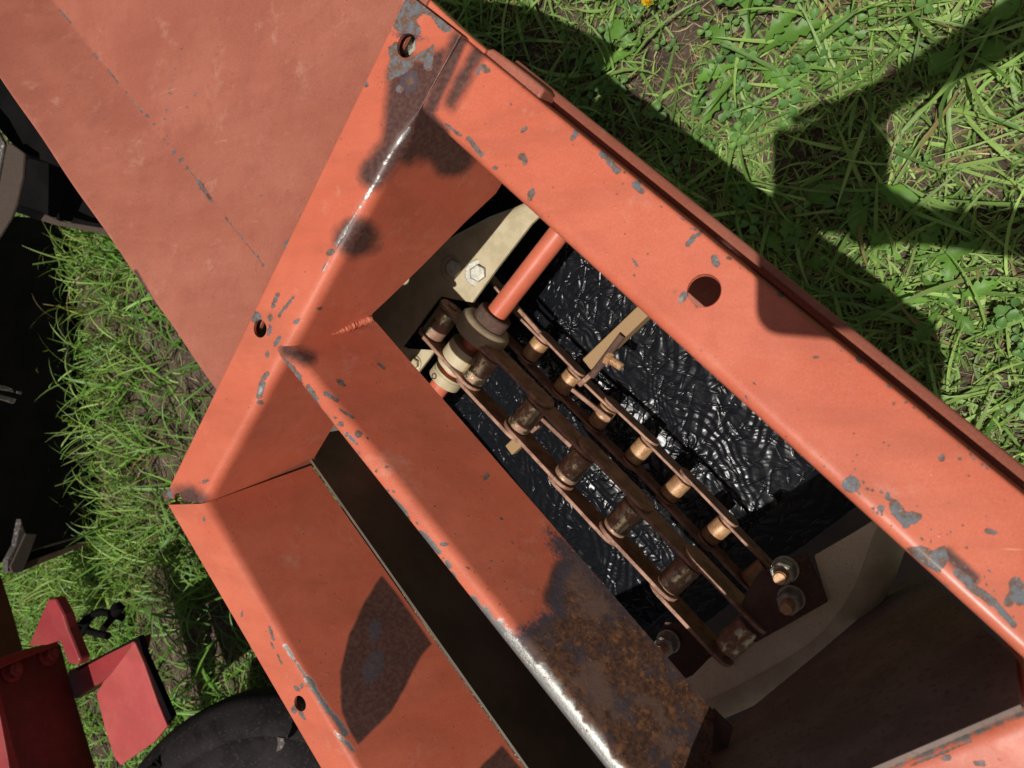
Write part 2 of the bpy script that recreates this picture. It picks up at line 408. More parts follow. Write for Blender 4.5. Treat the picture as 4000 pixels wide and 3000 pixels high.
# --- cross beam
CL0, CL1 = at((1592, -26), ZT), at((642, 1942), ZT)
CR0, CR1 = at((1800, 136), ZT), at((797, 1968), ZT)
cdir = unit(CR1-CR0); cn = unit(np.cross(UP, cdir));
if np.dot(cn, at((1500, 1500), ZT)-at((1200, 1200), ZT)) < 0: cn = -cn      # toward the opening
def depth_at(p):
    P = hit(p, CR0, cn); return ZT-P[2], np.dot(P-CR0, cdir)/np.linalg.norm(CR1-CR0)
dl = sorted([(depth_at(p)[1], depth_at(p)[0]) for p in [(1932, 751), (1816, 859), (1653, 1025), (1523, 1152), (1449, 1221)]])
dp = ZT-hit((1226, 1779), CR0, cn)[2]
ts = [0.0]+[a for a, b in dl]+[.62, 1.0]; ds = [dl[0][1]]+[b for a, b in dl]+[dp, dp]
def cross(s):
    l, r = lerp(CL0, CL1, s), lerp(CR0, CR1, s); d = float(np.interp(s, ts, ds))
    return [l-UP*.012, l, r, r-UP*d+cn*.002]
G = loft(cross, lambda q: [0, .0015, .0008+.0117*min(1, max(0, (q-.13)/.05)), 0], 330, [3, 3, 40, 14, 34])
cb_masks = {
 'chip': (7, [('p', [(1578, 0), (1640, 0), (1700, 50), (1758, 95), (1765, 125), (1735, 128), (1700, 90), (1680, 60), (1655, 55), (1620, 80), (1645, 110), (1640, 135), (1600, 130), (1560, 125), (1535, 110), (1545, 70)]),
   ('p', [(1515, 185), (1555, 160), (1560, 195), (1555, 225), (1590, 235), (1630, 215), (1660, 195), (1695, 175), (1690, 230), (1685, 270), (1665, 280), (1650, 240), (1620, 235), (1610, 260), (1580, 285), (1545, 300), (1515, 318), (1515, 260), (1525, 230)]),
   ('e', 1430, 330, 8, 11, 0), ('e', 1560, 348, 12, 14, 0), ('e', 1290, 985, 12, 18, 60), ('e', 1000, 1240, 26, 20, 50), ('e', 1020, 1280, 24, 14, 60),
   ('e', 1055, 1240, 9, 16, 0), ('e', 1052, 1290, 8, 20, 10), ('l', 1065, 1200, 1085, 1150, 7), ('l', 1090, 1235, 1145, 1160, 5), ('l', 1045, 1460, 1030, 1475, 9), ('l', 1025, 1500, 1012, 1545, 12), ('e', 1018, 1572, 12, 9, 0), ('l', 1090, 1320, 1075, 1345, 8), ('e', 1100, 1365, 16, 14, 0), ('e', 1045, 1385, 7, 12, 0),
   ('e', 657, 1925, 14, 26, -20), ('e', 1250, 1205, 13, 5, 0), ('e', 800, 1880, 6, 16, 70), ('e', 1160, 1255, 8, 14, 60), ('e', 1105, 965, 6, 18, 20), ('e', 1483, 705, 7, 6, 0)]),
 'soot': (60, [(45, ('p', [(1545, 330), (1690, 215), (1735, 200), (1660, 420), (1610, 560), (1560, 620), (1530, 540), (1540, 420)])), ('l', 1600, 300, 1570, 560, 62), ('l', 1640, 450, 1760, 600, 70), ('l', 1580, 520, 1460, 680, 36), ('e', 1395, 930, 62, 52, 0), ('l', 1790, 150, 1640, 430, 5), ('l', 1700, 240, 1640, 400, 26), ('e', 745, 1950, 40, 22, 20), (90, ('l', 1660, 560, 1780, 600, 40))]),
 'bare_or_sunlit': (22, [(14, ('l', 1600, 500, 1500, 640, 8)), (14, ('l', 1480, 690, 1310, 960, 7)), (12, ('e', 1015, 1520, 8, 16, 0)), (14, ('e', 1100, 1365, 10, 9, 0)), (14, ('l', 1290, 1000, 1260, 1060, 4))]),
 'rust': (26, [('e', 1600, 20, 40, 26, 30), ('e', 1600, 140, 46, 14, 10), ('e', 1600, 320, 30, 40, 0), ('e', 650, 1930, 14, 14, 0)]),
}
cross_beam = shell('cross_beam', G, .003, M['red'], frame, cb_masks,
    holes=[(at((1588, 178), ZT), .0095), (at((1016, 1284), ZT), .0085), (at((695, 1946), ZT), .0055)])
# --- right rail
RI0, RI1 = at((1632, 430), ZT), at((4360, 2922), ZT)
RO0, RO1 = at((1797, 138), ZT-.003), at((4360, 2225), ZT-.026)
def rrail(s):
    i, o = lerp(RI0, RI1, s), lerp(RO0, RO1, s)
    return [i-UP*.05, i, o, o-UP*.05]
G = loft(rrail, [0, .011, .0035, 0], 560, [14, 14, 52, 6, 10])
rr = {'chip': (6, [('e', 2038, 612, 16, 14, 0), ('e', 2050, 628, 10, 16, 0), ('e', 2074, 762, 14, 27, 12), ('l', 2250, 520, 2235, 540, 9), ('l', 2710, 925, 2685, 955, 10), ('l', 2740, 905, 2722, 920, 6), ('l', 1830, 540, 1880, 605, 9), ('l', 1740, 485, 1800, 530, 5), ('l', 2350, 600, 2420, 668, 9), ('l', 2380, 630, 2410, 668, 12), ('l', 2478, 720, 2505, 745, 12), ('l', 2055, 500, 2040, 512, 7),
   ('e', 1895, 268, 22, 13, 40), ('e', 1868, 280, 7, 13, 20), ('e', 1935, 655, 12, 7, 0), ('e', 3325, 1892, 36, 32, 0), ('e', 3470, 1945, 15, 9, 40), ('l', 3495, 1975, 3540, 2040, 22), ('l', 3500, 2000, 3570, 2030, 18), ('l', 3560, 2010, 3590, 2018, 12), ('e', 3440, 1985, 14, 14, 0), ('p', [(3535, 2140), (3600, 2130), (3640, 2150), (3690, 2130), (3705, 2180), (3690, 2215), (3660, 2225), (3680, 2250), (3600, 2200)]),
   ('l', 3740, 2235, 3780, 2270, 16), ('l', 3790, 2290, 3880, 2350, 17), ('l', 3880, 2350, 3960, 2440, 12), ('l', 3965, 2280, 3985, 2340, 26), ('l', 3940, 2350, 3980, 2290, 20), ('e', 3870, 2075, 24, 10, 15), ('l', 2790, 1010, 2800, 1030, 14), ('e', 3050, 1150, 14, 10, 50), ('e', 3355, 1405, 16, 10, 40), ('l', 2870, 980, 3060, 1140, 4),
   ('e', 3490, 1575, 8, 8, 0), ('e', 3680, 1790, 12, 14, 0), ('e', 3750, 1792, 7, 7, 0), ('e', 2670, 1160, 15, 20, 20), ('e', 2755, 1190, 20, 8, 0), ('e', 2710, 1175, 30, 8, 60), ('e', 3410, 2110, 20, 9, 30), ('e', 1870, 915, 5, 5, 0), ('e', 1995, 405, 5, 8, 10), ('e', 3185, 1395, 10, 4, 0), ('l', 2470, 1010, 2490, 1040, 4)]),
 'soot': (34, [('l', 1660, 450, 1720, 520, 22), ('l', 1680, 520, 1880, 730, 7), ('l', 1800, 160, 1680, 420, 16), ('l', 2160, 930, 2240, 1010, 8), ('l', 2250, 1040, 2440, 1200, 6), ('l', 3700, 2160, 3800, 2260, 14), (60, ('l', 1870, 190, 1760, 400, 8))]),
 'rust': (14, [('l', 3320, 1890, 3335, 1905, 10), ('e', 3970, 2320, 12, 20, 0), ('e', 2045, 612, 6, 8, 0), ('e', 3540, 2030, 20, 10, 0)]),
 'bare_or_sunlit': (16, [('e', 2662, 1168, 10, 12, 0), ('l', 3640, 2250, 3700, 2290, 4)])}
r7 = np.random.default_rng(11)
def edge_chips(x0, y0, x1, y1, n, off, sp):
    out = []
    for _ in range(n):
        t = r7.beta(.8, .8); c = off+r7.normal(0, sp); L_ = math.hypot(x1-x0, y1-y0); nx, ny = -(y1-y0)/L_, (x1-x0)/L_
        out.append((2.5, ('e', x0+(x1-x0)*t+nx*c, y0+(y1-y0)*t+ny*c, r7.uniform(3, 10), r7.uniform(2.5, 6), r7.uniform(20, 70))))
    return out
rr['chip'] = (6, rr['chip'][1]+edge_chips(2200, 470, 3900, 1850, 34, 8, 7)+edge_chips(1700, 560, 3900, 2480, 18, -70, 60)+edge_chips(3300, 1850, 3990, 2380, 40, 0, 30))
holeP = at((2750, 1136), ZT-.006)
right_rail = shell('right_rail', G, .003, M['red'], frame, rr, holes=[(holeP, .0112)])
# floor of the box section, seen through the hole
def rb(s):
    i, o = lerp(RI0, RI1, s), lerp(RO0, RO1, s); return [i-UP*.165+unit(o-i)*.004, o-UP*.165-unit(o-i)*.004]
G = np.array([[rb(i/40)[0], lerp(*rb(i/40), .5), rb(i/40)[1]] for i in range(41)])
shell('rail_underside', G, .003, M['dimlitred'], frame)
# side wall hanging below the outer edge
eu = unit(RO1-RO0); ew = unit(np.cross(eu, UP))
if ew[0] < 0: ew = -ew
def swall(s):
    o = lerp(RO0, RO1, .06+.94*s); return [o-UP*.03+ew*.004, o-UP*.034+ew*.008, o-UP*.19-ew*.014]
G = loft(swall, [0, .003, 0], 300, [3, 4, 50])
shell('side_wall', G, .003, M['dimlitred'], frame, {'chip': (6, [('l', 2780, 920, 2800, 935, 6), ('e', 2860, 985, 20, 5, 40), ('e', 2640, 820, 12, 4, 40)]), 'bare_or_sunlit': (10, [('l', 2805, 935, 2850, 970, 14)])})  # last stroke paints the small sun patch on the wall as bright metal
# formed lip at the head of the side wall
mb = MB()
z = ZT-.012
mb.prism([at(p, z) for p in [(1600, -60), (1660, -20), (1789, 100), (1898, 192), (1880, 225), (1800, 140), (1640, 12)]], -UP*.02)
mb.build('side_lip', M['red'], frame, angle=30, bevel=.0015)
mb = MB(); z = ZT-.016
mb.prism([at(p, z) for p in [(1880, 232), (1903, 190), (1925, 190), (1985, 232), (2085, 310), (2128, 345), (2100, 395), (2071, 383), (1920, 262)]], -UP*.022)
mb.build('side_lip', M['dimlitred'], frame, angle=30, bevel=.002)  # this stretch takes the dim copy: its shadow is in the paint
# --- middle rail
ML0, ML1 = at((1072, 1378), ZT), at((2700, 3440), ZT)
MR0, MR1 = at((1446, 1232), ZT-.094), at((2790, 2779), ZT-.094)
mperp = unit(np.cross(unit(ML1-ML0), UP));
if mperp[0] < 0: mperp = -mperp
def mrail(s):
    l, r = lerp(ML0, ML1, s), lerp(MR0, MR1, s)
    return [l-UP*.03+mperp*.001, l, l+mperp*.016, r]
G = loft(mrail, [0, .006, .013, 0], 420, [6, 8, 5, 12, 70])
mr = {'rust': (80, [('p', [(2150, 2080), (2190, 2200), (2150, 2380), (2020, 2480), (1980, 2500), (2060, 2600), (2400, 3300), (3000, 3300), (2900, 2800), (2300, 2190), (2200, 2100)])]),
 'chip': (6, [('l', 1110, 1405, 1170, 1470, 8), ('l', 1150, 1440, 1180, 1500, 5), ('l', 1205, 1510, 1235, 1560, 9), ('l', 1270, 1535, 1320, 1565, 8), ('e', 1333, 1495, 20, 9, 30), ('e', 1402, 1695, 14, 16, 0), ('l', 1480, 1420, 1500, 1438, 5), ('e', 1510, 1823, 9, 6, 0), ('e', 1900, 1860, 9, 14, 40), ('l', 1330, 1600, 1380, 1630, 5), ('e', 1330, 1655, 12, 10, 0), ('e', 1735, 2125, 14, 7, 0), ('e', 1660, 1830, 5, 4, 0), ('e', 2000, 2118, 4, 6, 0)]),
 'bare_or_sunlit': (12, [('l', 1205, 1520, 1250, 1590, 5), ('l', 1270, 1620, 1360, 1740, 6), ('l', 1350, 1690, 1380, 1720, 10), ('l', 1440, 1840, 1500, 1920, 7), ('l', 1500, 1920, 1590, 2005, 9), ('l', 1640, 2080, 1715, 2155, 13), ('l', 1745, 2195, 1755, 2215, 10), ('l', 1765, 2235, 1780, 2270, 7),
   (26, ('l', 1850, 2345, 1940, 2450, 22)), (34, ('l', 1940, 2450, 2100, 2640, 38)), (38, ('l', 2100, 2640, 2310, 2920, 52)), (38, ('l', 2310, 2920, 2440, 3100, 56))]),
 'soot': (40, [('l', 2200, 2230, 2170, 2330, 30), ('e', 2080, 2540, 60, 40, 0), (60, ('l', 1120, 1370, 1200, 1400, 10))])}
mr['chip'] = (6, mr['chip'][1]+edge_chips(1100, 1400, 1900, 2440, 24, -16, 12)+edge_chips(1300, 1400, 2000, 2300, 8, 0, 80))
shell('middle_rail', G, .003, M['red'], frame, mr)
mb = MB(); z = ZT-.088
mb.prism([at(p, z-.012) for p in [(2785, 2770), (2862, 2848), (2812, 3020), (2760, 3120), (2700, 3060)]], -UP*.003)
mb.build('rail_end_tab', M['brown'], frame)
# weld bead between cross beam and middle rail
mb = MB(); P0w, P1w = hit((1095, 1372), CR0, cn), hit((1452, 1230), CR0, cn)
a = at((1096, 1374), ZT-.004); b = at((1450, 1238), ZT-.083)
pts = []; rs = []
for i in range(90):
    t = i/89; p = lerp(a, b, t)+cn*.0015+UP*.0008*math.sin(i*.9)*.6+mperp*.0006*math.sin(i*1.9+1)
    pts.append(p-mperp*.0014-UP*.0006); rs.append(.0034+.0002*math.sin(i*1.1)+.00015*math.sin(i*2.7)+.0003*math.sin(i*.31))
mb.tube(pts, rs, 14); mb.build('weld_bead', M['red'], frame)
# --- left rail with its inner wall
LL0, LL1 = at((655, 1972), ZT), at((1430, 3306), ZT)
LR0, LR1 = at((797, 1968), ZT), at((1565, 3300), ZT)
dW = .124
LS0, LS1 = at((1216, 1818), ZT-dW), at((2258, 3302), ZT-dW)
def lrail(s):
    return [lerp(LL0, LL1, s)-UP*.012, lerp(LL0, LL1, s), lerp(LR0, LR1, s), lerp(LS0, LS1, s)]
G = loft(lrail, [0, .0015, .0125, 0], 420, [3, 3, 32, 14, 60])
lrm = {'rust': (30, [('e', 1465, 2460, 18, 34, 10), ('e', 1460, 2600, 30, 60, 20)]),
 'soot': (16, [('p', [(1492, 2255), (1550, 2330), (1600, 2400), (1680, 2515), (1640, 2560), (1580, 2680), (1520, 2780), (1400, 2900), (1370, 2850), (1340, 2780), (1335, 2620), (1370, 2480), (1430, 2350)]), ('p', [(1960, 2920), (2080, 3060), (2200, 3300), (1800, 3300), (1880, 3000)])]),
 'bare_or_sunlit': (12, [('l', 1115, 2525, 1200, 2650, 9), ('l', 1200, 2650, 1260, 2740, 13), (18, ('l', 1260, 2740, 1345, 2860, 15)), (18, ('l', 1310, 2860, 1380, 2930, 8))]),
 'chip': (5, [('l', 1053, 2450, 1068, 2500, 5), ('l', 1060, 2510, 1068, 2530, 4), ('l', 1085, 2560, 1100, 2590, 4), ('e', 797, 2029, 5, 8, 0), ('e', 1160, 2690, 14, 8, 50), ('e', 1178, 2790, 24, 8, 60), ('e', 1148, 2770, 10, 18, 0), ('e', 1180, 2682, 6, 10, 0), ('e', 945, 2400, 5, 10, 0)])}
shell('left_rail', G, .003, M['red'], frame, lrm, holes=[(at((1172, 2748), ZT), .0075)])
O_a, O_b = at((-360, -235), ZT-.004), at((842, 1528), ZT-.004)
# dark worn lower wall of the trough
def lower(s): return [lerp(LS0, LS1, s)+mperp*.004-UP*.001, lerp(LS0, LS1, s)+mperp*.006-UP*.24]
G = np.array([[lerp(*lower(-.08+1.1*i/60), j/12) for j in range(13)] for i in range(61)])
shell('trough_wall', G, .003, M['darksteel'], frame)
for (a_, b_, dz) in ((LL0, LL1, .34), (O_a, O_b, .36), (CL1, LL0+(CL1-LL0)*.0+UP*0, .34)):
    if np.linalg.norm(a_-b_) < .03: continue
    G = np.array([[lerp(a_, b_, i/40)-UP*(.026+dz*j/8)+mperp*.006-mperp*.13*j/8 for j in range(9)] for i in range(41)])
    shell('shade_panel', G, .003, M['darksteel'], frame)  # unseen sloping panels, added to deepen the shade left of the machine
# lip under the cross beam where the wall tucks beneath it
mb = MB(); mb.prism([at((830, 1975), ZT-.012)-cn*.004, hit((1226, 1781), CR0+cn*.001, cn), hit((1222, 1815), CR0+cn*.001, cn), hit((1200, 1822), CR0+cn*.001, cn)], cn*.002)
mb.build('corner_lip', M['dimlitred'], frame)
# --- far end: second cross beam with deep end panel
ZE = .665
EA, EB = at((3385-30, 3012), ZE), at((4100, 2724), ZE)
edir = unit(EB-EA); en = unit(np.cross(UP, edir))
if np.dot(en, CR0-EA) < 0: en = -en
E0, E1 = EA-edir*.62, EA+edir*np.dot(at((4050, 2742), ZE)-EA, edir)
def endb(s):
    p = lerp(E0, E1, s); return [p-en*.45, p, p-UP*.10]  # top plate stretched out of view to shade the guard and bracket
G = loft(endb, [0, .014, 0], 200, [90, 18, 30])
eb = {'soot': (40, []), 'bare_or_sunlit': (26, [('l', 3330, 3060, 4100, 2740, 14)]), 'rust': (40, [('l', 3100, 2880, 3120, 3000, 30), ('e', 3080, 2780, 40, 24, 0)]), 'chip': (6, [('e', 3830, 2990, 26, 14, -20), ('e', 3700, 2960, 20, 14, 0), ('l', 3560, 2990, 3800, 2890, 5)])}
s_ = shell('end_beam', G, .003, M['red'], frame, eb)
mb = MB()
pp = [(2600, 3290), (2740, 2990), (2853, 2832), (3170, 2572), (3423, 2357), (3575, 2224), (3760, 2380), (3960, 2560), (3985, 2752), (3355, 3022), (2640, 3312)]
Q = EA+en*.004
mb.prism([hit(p, Q, en) for p in pp], -en*.003); mb.build('end_panel', M['greybrown'], frame)

# --- big sheet panels beyond the cross beam
zc = ZT-.004
cr = [(-160, -460), (234, 38), (633, 538), (1060, 1070)]
crz = [zc-.085, zc-.072, zc-.052, zc-.012]
out_ = [(-360, -235), (0, 308), (380, 872), (845, 1533)]
outz = [zc-.004]*4
rt = [(1100, -460), (1640, -120), (1400, 380), (1080, 1030)]
C_ = [at(p, z) for p, z in zip(cr, crz)]; O_ = [at(p, z) for p, z in zip(out_, outz)]
def poly3(P, t):
    k = min(int(t*3), 2); return lerp(P[k], P[k+1], t*3-k)
P1 = [at((1150, -460), zc-.006), at((1760, -200), zc-.006), at((1640, 60), zc-.004), at((1075, 1085), zc-.004)]
C_e = [at((-160, -460), crz[0]), at((234, 38), crz[1]), at((633, 538), crz[2]), at((1100, 1120), zc-.006)]
O_e = [at((-360, -235), outz[0]), at((0, 308), outz[1]), at((380, 872), outz[2]), at((870, 1570), outz[3])]
def sheet(s):
    return [poly3(O_e, s)-UP*.025+np.array([0, 0, 0]), poly3(O_e, s), poly3(C_e, s), poly3(P1, s)]
G = loft(sheet, [0, .003, .004, 0], 260, [8, 6, 60, 6, 90])
xy = px(G)
G[..., 2] -= .004*np.exp(-((xy[..., 0]-1230-(xy[..., 1])*.9)/60)**2)*np.clip(1-xy[..., 1]/260, 0, 1)
G[..., 2] += .0016*np.sin(xy[..., 0]*.009+xy[..., 1]*.004)*np.sin(xy[..., 1]*.007-1)+.0008*np.sin(xy[..., 0]*.021-xy[..., 1]*.013)
dots = [(234, 38, 275, 88), (370, 210, 380, 228), (420, 270, 463, 325), (490, 355, 497, 366), (512, 388, 520, 395), (548, 430, 556, 440)]
ch = [('l', a, b, c, d, 3.2) for a, b, c, d in dots]
ch += [('e', x, y, rx, ry, 30) for x, y, rx, ry in [(575, 452, 11, 8), (601, 486, 7, 6), (618, 507, 6, 5), (642, 545, 5, 5), (656, 561, 4, 6), (680, 592, 6, 14), (707, 625, 7, 14), (730, 655, 5, 10), (746, 673, 4, 5), (775, 708, 8, 9), (788, 728, 8, 15), (805, 752, 6, 9), (826, 785, 5, 9), (848, 808, 4, 4), (884, 854, 6, 7), (898, 870, 4, 5), (945, 918, 4, 4), (995, 992, 6, 4), (1010, 1004, 6, 6), (1029, 1035, 4, 7),
   (718, 176, 4, 9), (708, 190, 4, 6), (700, 222, 4, 10), (683, 268, 3, 5), (677, 290, 3, 6), (674, 317, 6, 6), (667, 345, 4, 7), (663, 364, 6, 6), (650, 431, 5, 9), (646, 465, 4, 5), (645, 494, 2, 3), (762, 369, 4, 9), (732, 418, 5, 7), (660, 521, 4, 3), (652, 530, 3, 3), (388, 440, 3, 3), (540, 748, 3, 5), (1120, 952, 8, 20), (1020, 767, 6, 6), (1157, 817, 5, 4), (1100, 832, 3, 3), (862, 967, 3, 3), (780, 1140, 3, 5), (795, 1360, 3, 8), (895, 805, 3, 3)]]
ch += [('l', 690, 595, 810, 760, 1.6), ('l', 884, 854, 1030, 1035, 1.2)]
sheet_m = {'chip': (3.2, ch), 'soot': (14, [('l', 780, 715, 820, 775, 1), ('l', 530, 1060, 650, 1270, 2)]),
 'bare_or_sunlit': (6, [('l', 515, 395, 548, 425, 1.5), ('e', 517, 398, 4, 5, 0)])}
shell('sheet_panel', G, .003, M['dimlitred'], frame, sheet_m, angle=20)

# hardware seen through the beam hole
bolt = empty('hex_bolt', at((1588, 178), ZT-.02), 'silver nut showing inside the chipped hole at the top of the cross beam', 'bolt')
P = at((1592, 178), ZT-.022)
MB().lathe(P, UP, [(0, .011), (.001, .012), (.003, .012), (.003, .0085), (.0085, .0085), (.0095, .0075)], 6).build('nut', M['zinc'], bolt)
MB().lathe(P, UP, [(0, .0045), (.013, .0045), (.014, .0035)], 16).build('stud', M['brown'], bolt)
MB().lathe(P-UP*.004, UP, [(0, .017), (.003, .017)], 24).build('washer', M['darksteel'], bolt)

# ================================================================== INSIDE THE TROUGH
def shaft_ax():
    a, b = at((1700, 1532), .368), at((2172, 926), .368); return a, b
SA, SB = shaft_ax(); sax = unit(SB-SA)
# --- cream end plate under the cross beam with rolled rim and slot
zc_ = .368
cream = empty('end_plate', at((1750, 1050), zc_), 'cream painted steel end plate with slot, bolted under the red cross beam', 'end plate')
slot = [(1845, 1181), (1780, 1170), (1722, 1158), (1706, 1172), (1572, 1352), (1590, 1362), (1700, 1368), (1636, 1452), (1560, 1560), (1380, 1500)]
poly = [(2076, 874), (1942, 1047)]+slot+[(1350, 1300), (1500, 1120), (1718, 986), (1798, 937), (1924, 872), (2015, 841), (2200, 760)]
mb = MB(); mb.prism([at(p, zc_) for p in poly], -UP*.004); mb.build('face_plate', M['cream'], cream, smooth=False)
arc = [(1350, 1300), (1500, 1120), (1600, 1050), (1718, 986), (1798, 937), (1924, 872), (2015, 841), (2200, 760)]
def rimpt(t, k, arc=arc, dz=0):
    q = t*(len(arc)-1); i = min(int(q), len(arc)-2); return np.array(lerp(arc[i], arc[i+1], q-i))
G = []
for i in range(61):
    p = rimpt(i/60, 0); c = np.array([2500, 1750]); o = unit(p-c)
    b = at(tuple(p), zc_+.001); oo = at(tuple(p+o*10), zc_)-at(tuple(p), zc_); oo[2] = 0; oo = unit(oo)
    G.append([b-oo*.001, b+oo*.003, b+oo*.007-UP*.001, b+oo*.011-UP*.004, b+oo*.013-UP*.010, b+oo*.014-UP*.03])
shell('rolled_rim', np.array(G), .003, M['cream'], cream)
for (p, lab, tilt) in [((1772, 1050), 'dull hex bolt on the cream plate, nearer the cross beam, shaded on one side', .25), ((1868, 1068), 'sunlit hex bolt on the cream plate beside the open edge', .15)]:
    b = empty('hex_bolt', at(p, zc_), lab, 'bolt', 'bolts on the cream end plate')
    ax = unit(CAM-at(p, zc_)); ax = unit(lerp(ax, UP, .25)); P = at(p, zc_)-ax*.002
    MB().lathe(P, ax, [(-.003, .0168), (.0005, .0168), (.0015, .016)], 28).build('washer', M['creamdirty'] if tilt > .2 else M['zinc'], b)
    MB().lathe(P+ax*.0015, ax, [(0, .0108), (.0065, .0108), (.008, .0092)], 6, .4+tilt).build('head', M['zinc'], b, smooth=False)
# small bright screw under the middle rail edge
b = empty('hex_bolt', at((1622, 1418), zc_), 'small cream bolt head at the slot edge, half hidden by the middle rail', 'bolt')
MB().lathe(at((1622, 1420), zc_), UP, [(-.002, .010), (.002, .010), (.003, .008)], 24).build('washer', M['cream'], b)
MB().lathe(at((1622, 1420), zc_+.003), UP, [(0, .007), (.005, .007), (.006, .006)], 6).build('head', M['cream'], b, smooth=False)

# --- drive shaft with hubs and collars
shaft = empty('drive_shaft', lerp(SA, SB, .5), 'orange painted round shaft carrying the cream sprocket hub across the trough', 'shaft')
def onshaft(p): # point of the shaft axis seen nearest pixel p
    best = min(np.linspace(-.4, 1.4, 721), key=lambda t: np.hypot(*(px(lerp(SA, SB, t))-np.array(p))))
    return lerp(SA, SB, best)
MB().lathe(lerp(SA, SB, -.35), sax, [(0, .0128), (np.linalg.norm(SB-SA)*1.8, .0128)], 40).build('shaft_rod', M['red'], shaft)
h1 = onshaft((1885, 1285)); 
MB().lathe(h1-sax*.013, sax, [(0, .032), (.0015, .034), (.018, .034), (.022, .031), (.024, .025), (.024, .020)], 44).build('hub', M['creamdirty'], shaft)
cl = MB().lathe(h1+sax*.009, sax, [(0, .0205), (.001, .022), (.0165, .022), (.018, .0205)], 40).build('collar', M['brown'], shaft)
vd = unit(CAM-h1); vd = unit(vd-sax*np.dot(vd, sax)); vd2 = unit(vd+.75*np.cross(vd, sax)*(1 if px(h1+np.cross(vd, sax)*.02)[0] < px(h1)[0] else -1))
MB().lathe(h1+sax*.018+vd2*.0205, vd2, [(0, .0042), (.002, .0042), (.002, .0026), (.0005, .0024)], 20).build('set_screw', M['darksteel'], cl)
h2 = onshaft((1800, 1392))
MB().lathe(h2-sax*.017, sax, [(0, .025), (.034, .025)], 44).build('drum', M['cream'], shaft)
h3 = onshaft((1748, 1452))
MB().lathe(h3-sax*.003, sax, [(0, .021), (.006, .022)], 44).build('flange', M['cream'], shaft)
c3 = MB().lathe(h3-sax*.0135, sax, [(0, .0205), (.001, .022), (.0125, .022)], 40).build('collar', M['cream'], shaft)
MB().lathe(h3-sax*.008+vd2*.0205, vd2, [(0, .0042), (.002, .0042), (.002, .0026), (.0005, .0024)], 20).build('set_screw', M['brown'], c3)

# --- roller chains
def obround(P, Q, h, ax, t, waist=0.0):
    """link plate outline from P to Q, half height h, thickness t along ax"""
    u = unit(Q-P); v = unit(np.cross(ax, u));
    if v[2] < 0: v = -v
    pts = []
    for k in range(9): a = math.pi/2+math.pi*k/8; pts.append(P+u*math.cos(a)*h+v*math.sin(a)*h)
    pts.append(lerp(P, Q, .5)-v*h*(1-waist))
    for k in range(9): a = -math.pi/2+math.pi*k/8; pts.append(Q+u*math.cos(a)*h+v*math.sin(a)*h)
    pts.append(lerp(P, Q, .5)+v*h*(1-waist))
    mb = MB(); mb.prism([p-ax*t/2 for p in pts], ax*t); return mb
def chain(name, label, pins, z, half, rr_, hh, t, rollmats, mlink, first=0):
    root = empty(name, at(pins[len(pins)//2], z), label, 'chain')
    P = [at(p, z) for p in pins]
    for i, p in enumerate(P):
        u = unit(P[min(i+1, len(P)-1)]-P[max(i-1, 0)]); ax = unit(np.cross(u, UP))
        if np.dot(ax, ew) < 0: ax = -ax
        rl = MB().lathe(p-ax*(half-.002), ax, [(0, rr_*.93), (.0012, rr_), (2*half-.0052, rr_), (2*half-.004, rr_*.93)], 40).build('roller', rollmats[i % len(rollmats)], root)
        MB().lathe(p-ax*(half+1.7*t), ax, [(0, rr_*.34), (.001, rr_*.42), (2*half+3.4*t-.001, rr_*.42), (2*half+3.4*t, rr_*.34)], 16).build('pin', mlink, rl)
        if i+1 < len(P):
            u = unit(P[i+1]-p); ax = unit(np.cross(u, UP))
            if np.dot(ax, ew) < 0: ax = -ax
            off = half+t*.5+(t*1.04 if (i+first) % 2 else 0)
            for sgn in (-1, 1):
                obround(p+ax*sgn*off, P[i+1]+ax*sgn*off, hh, ax, t, .0).build('link_plate', mlink, root, bevel=.0006)
    return root, P
pins1 = [(1722, 1262), (1880, 1435), (2061, 1622), (2246, 1816), (2441, 2020), (2655, 2243), (2885, 2485)]
ch1, PP1 = chain('roller_chain', 'large rusty roller chain with bright worn rollers, nearer the camera in the trough', pins1, .378, .0212, .0148, .0168, .0044, [M['brightroll']], M['rustlink'])
pins2 = [(1845, 1090), (1955, 1222), (2092, 1362), (2216, 1492), (2352, 1624), (2498, 1762), (2640, 1905), (2800, 2072), (2960, 2240)]
ch2, PP2 = chain('roller_chain', 'smaller orange-rusted roller chain lying deeper beside the black film', pins2, .305, .0158, .0118, .0120, .0034, [M['rustroll']], M['rustlink'], 1)
# attachment brackets of the deeper chain
def tab(p, q, z, wd, name, parent, side=1):
    a, b = at(p, z), at(q, z); u = unit(b-a); n = unit(np.cross(UP, u))
    mb = MB(); mb.box((a+b)/2, (b-a)/2, n*wd, UP*.003); return mb.build(name, M['rustlink'], parent, bevel=.001)
tab((2235, 1520), (2385, 1640), .322, .0026, 'attachment_tab', ch2)
tab((2262, 1505), (2360, 1418), .322, .003, 'attachment_tab', ch2)
tab((2080, 1600), (2250, 1760), .322, .0026, 'attachment_tab', ch2)
tab((2130, 1640), (2070, 1690), .320, .003, 'attachment_tab', ch2)
tab((2020, 1200), (2110, 1300), .322, .0026, 'attachment_tab', ch2)

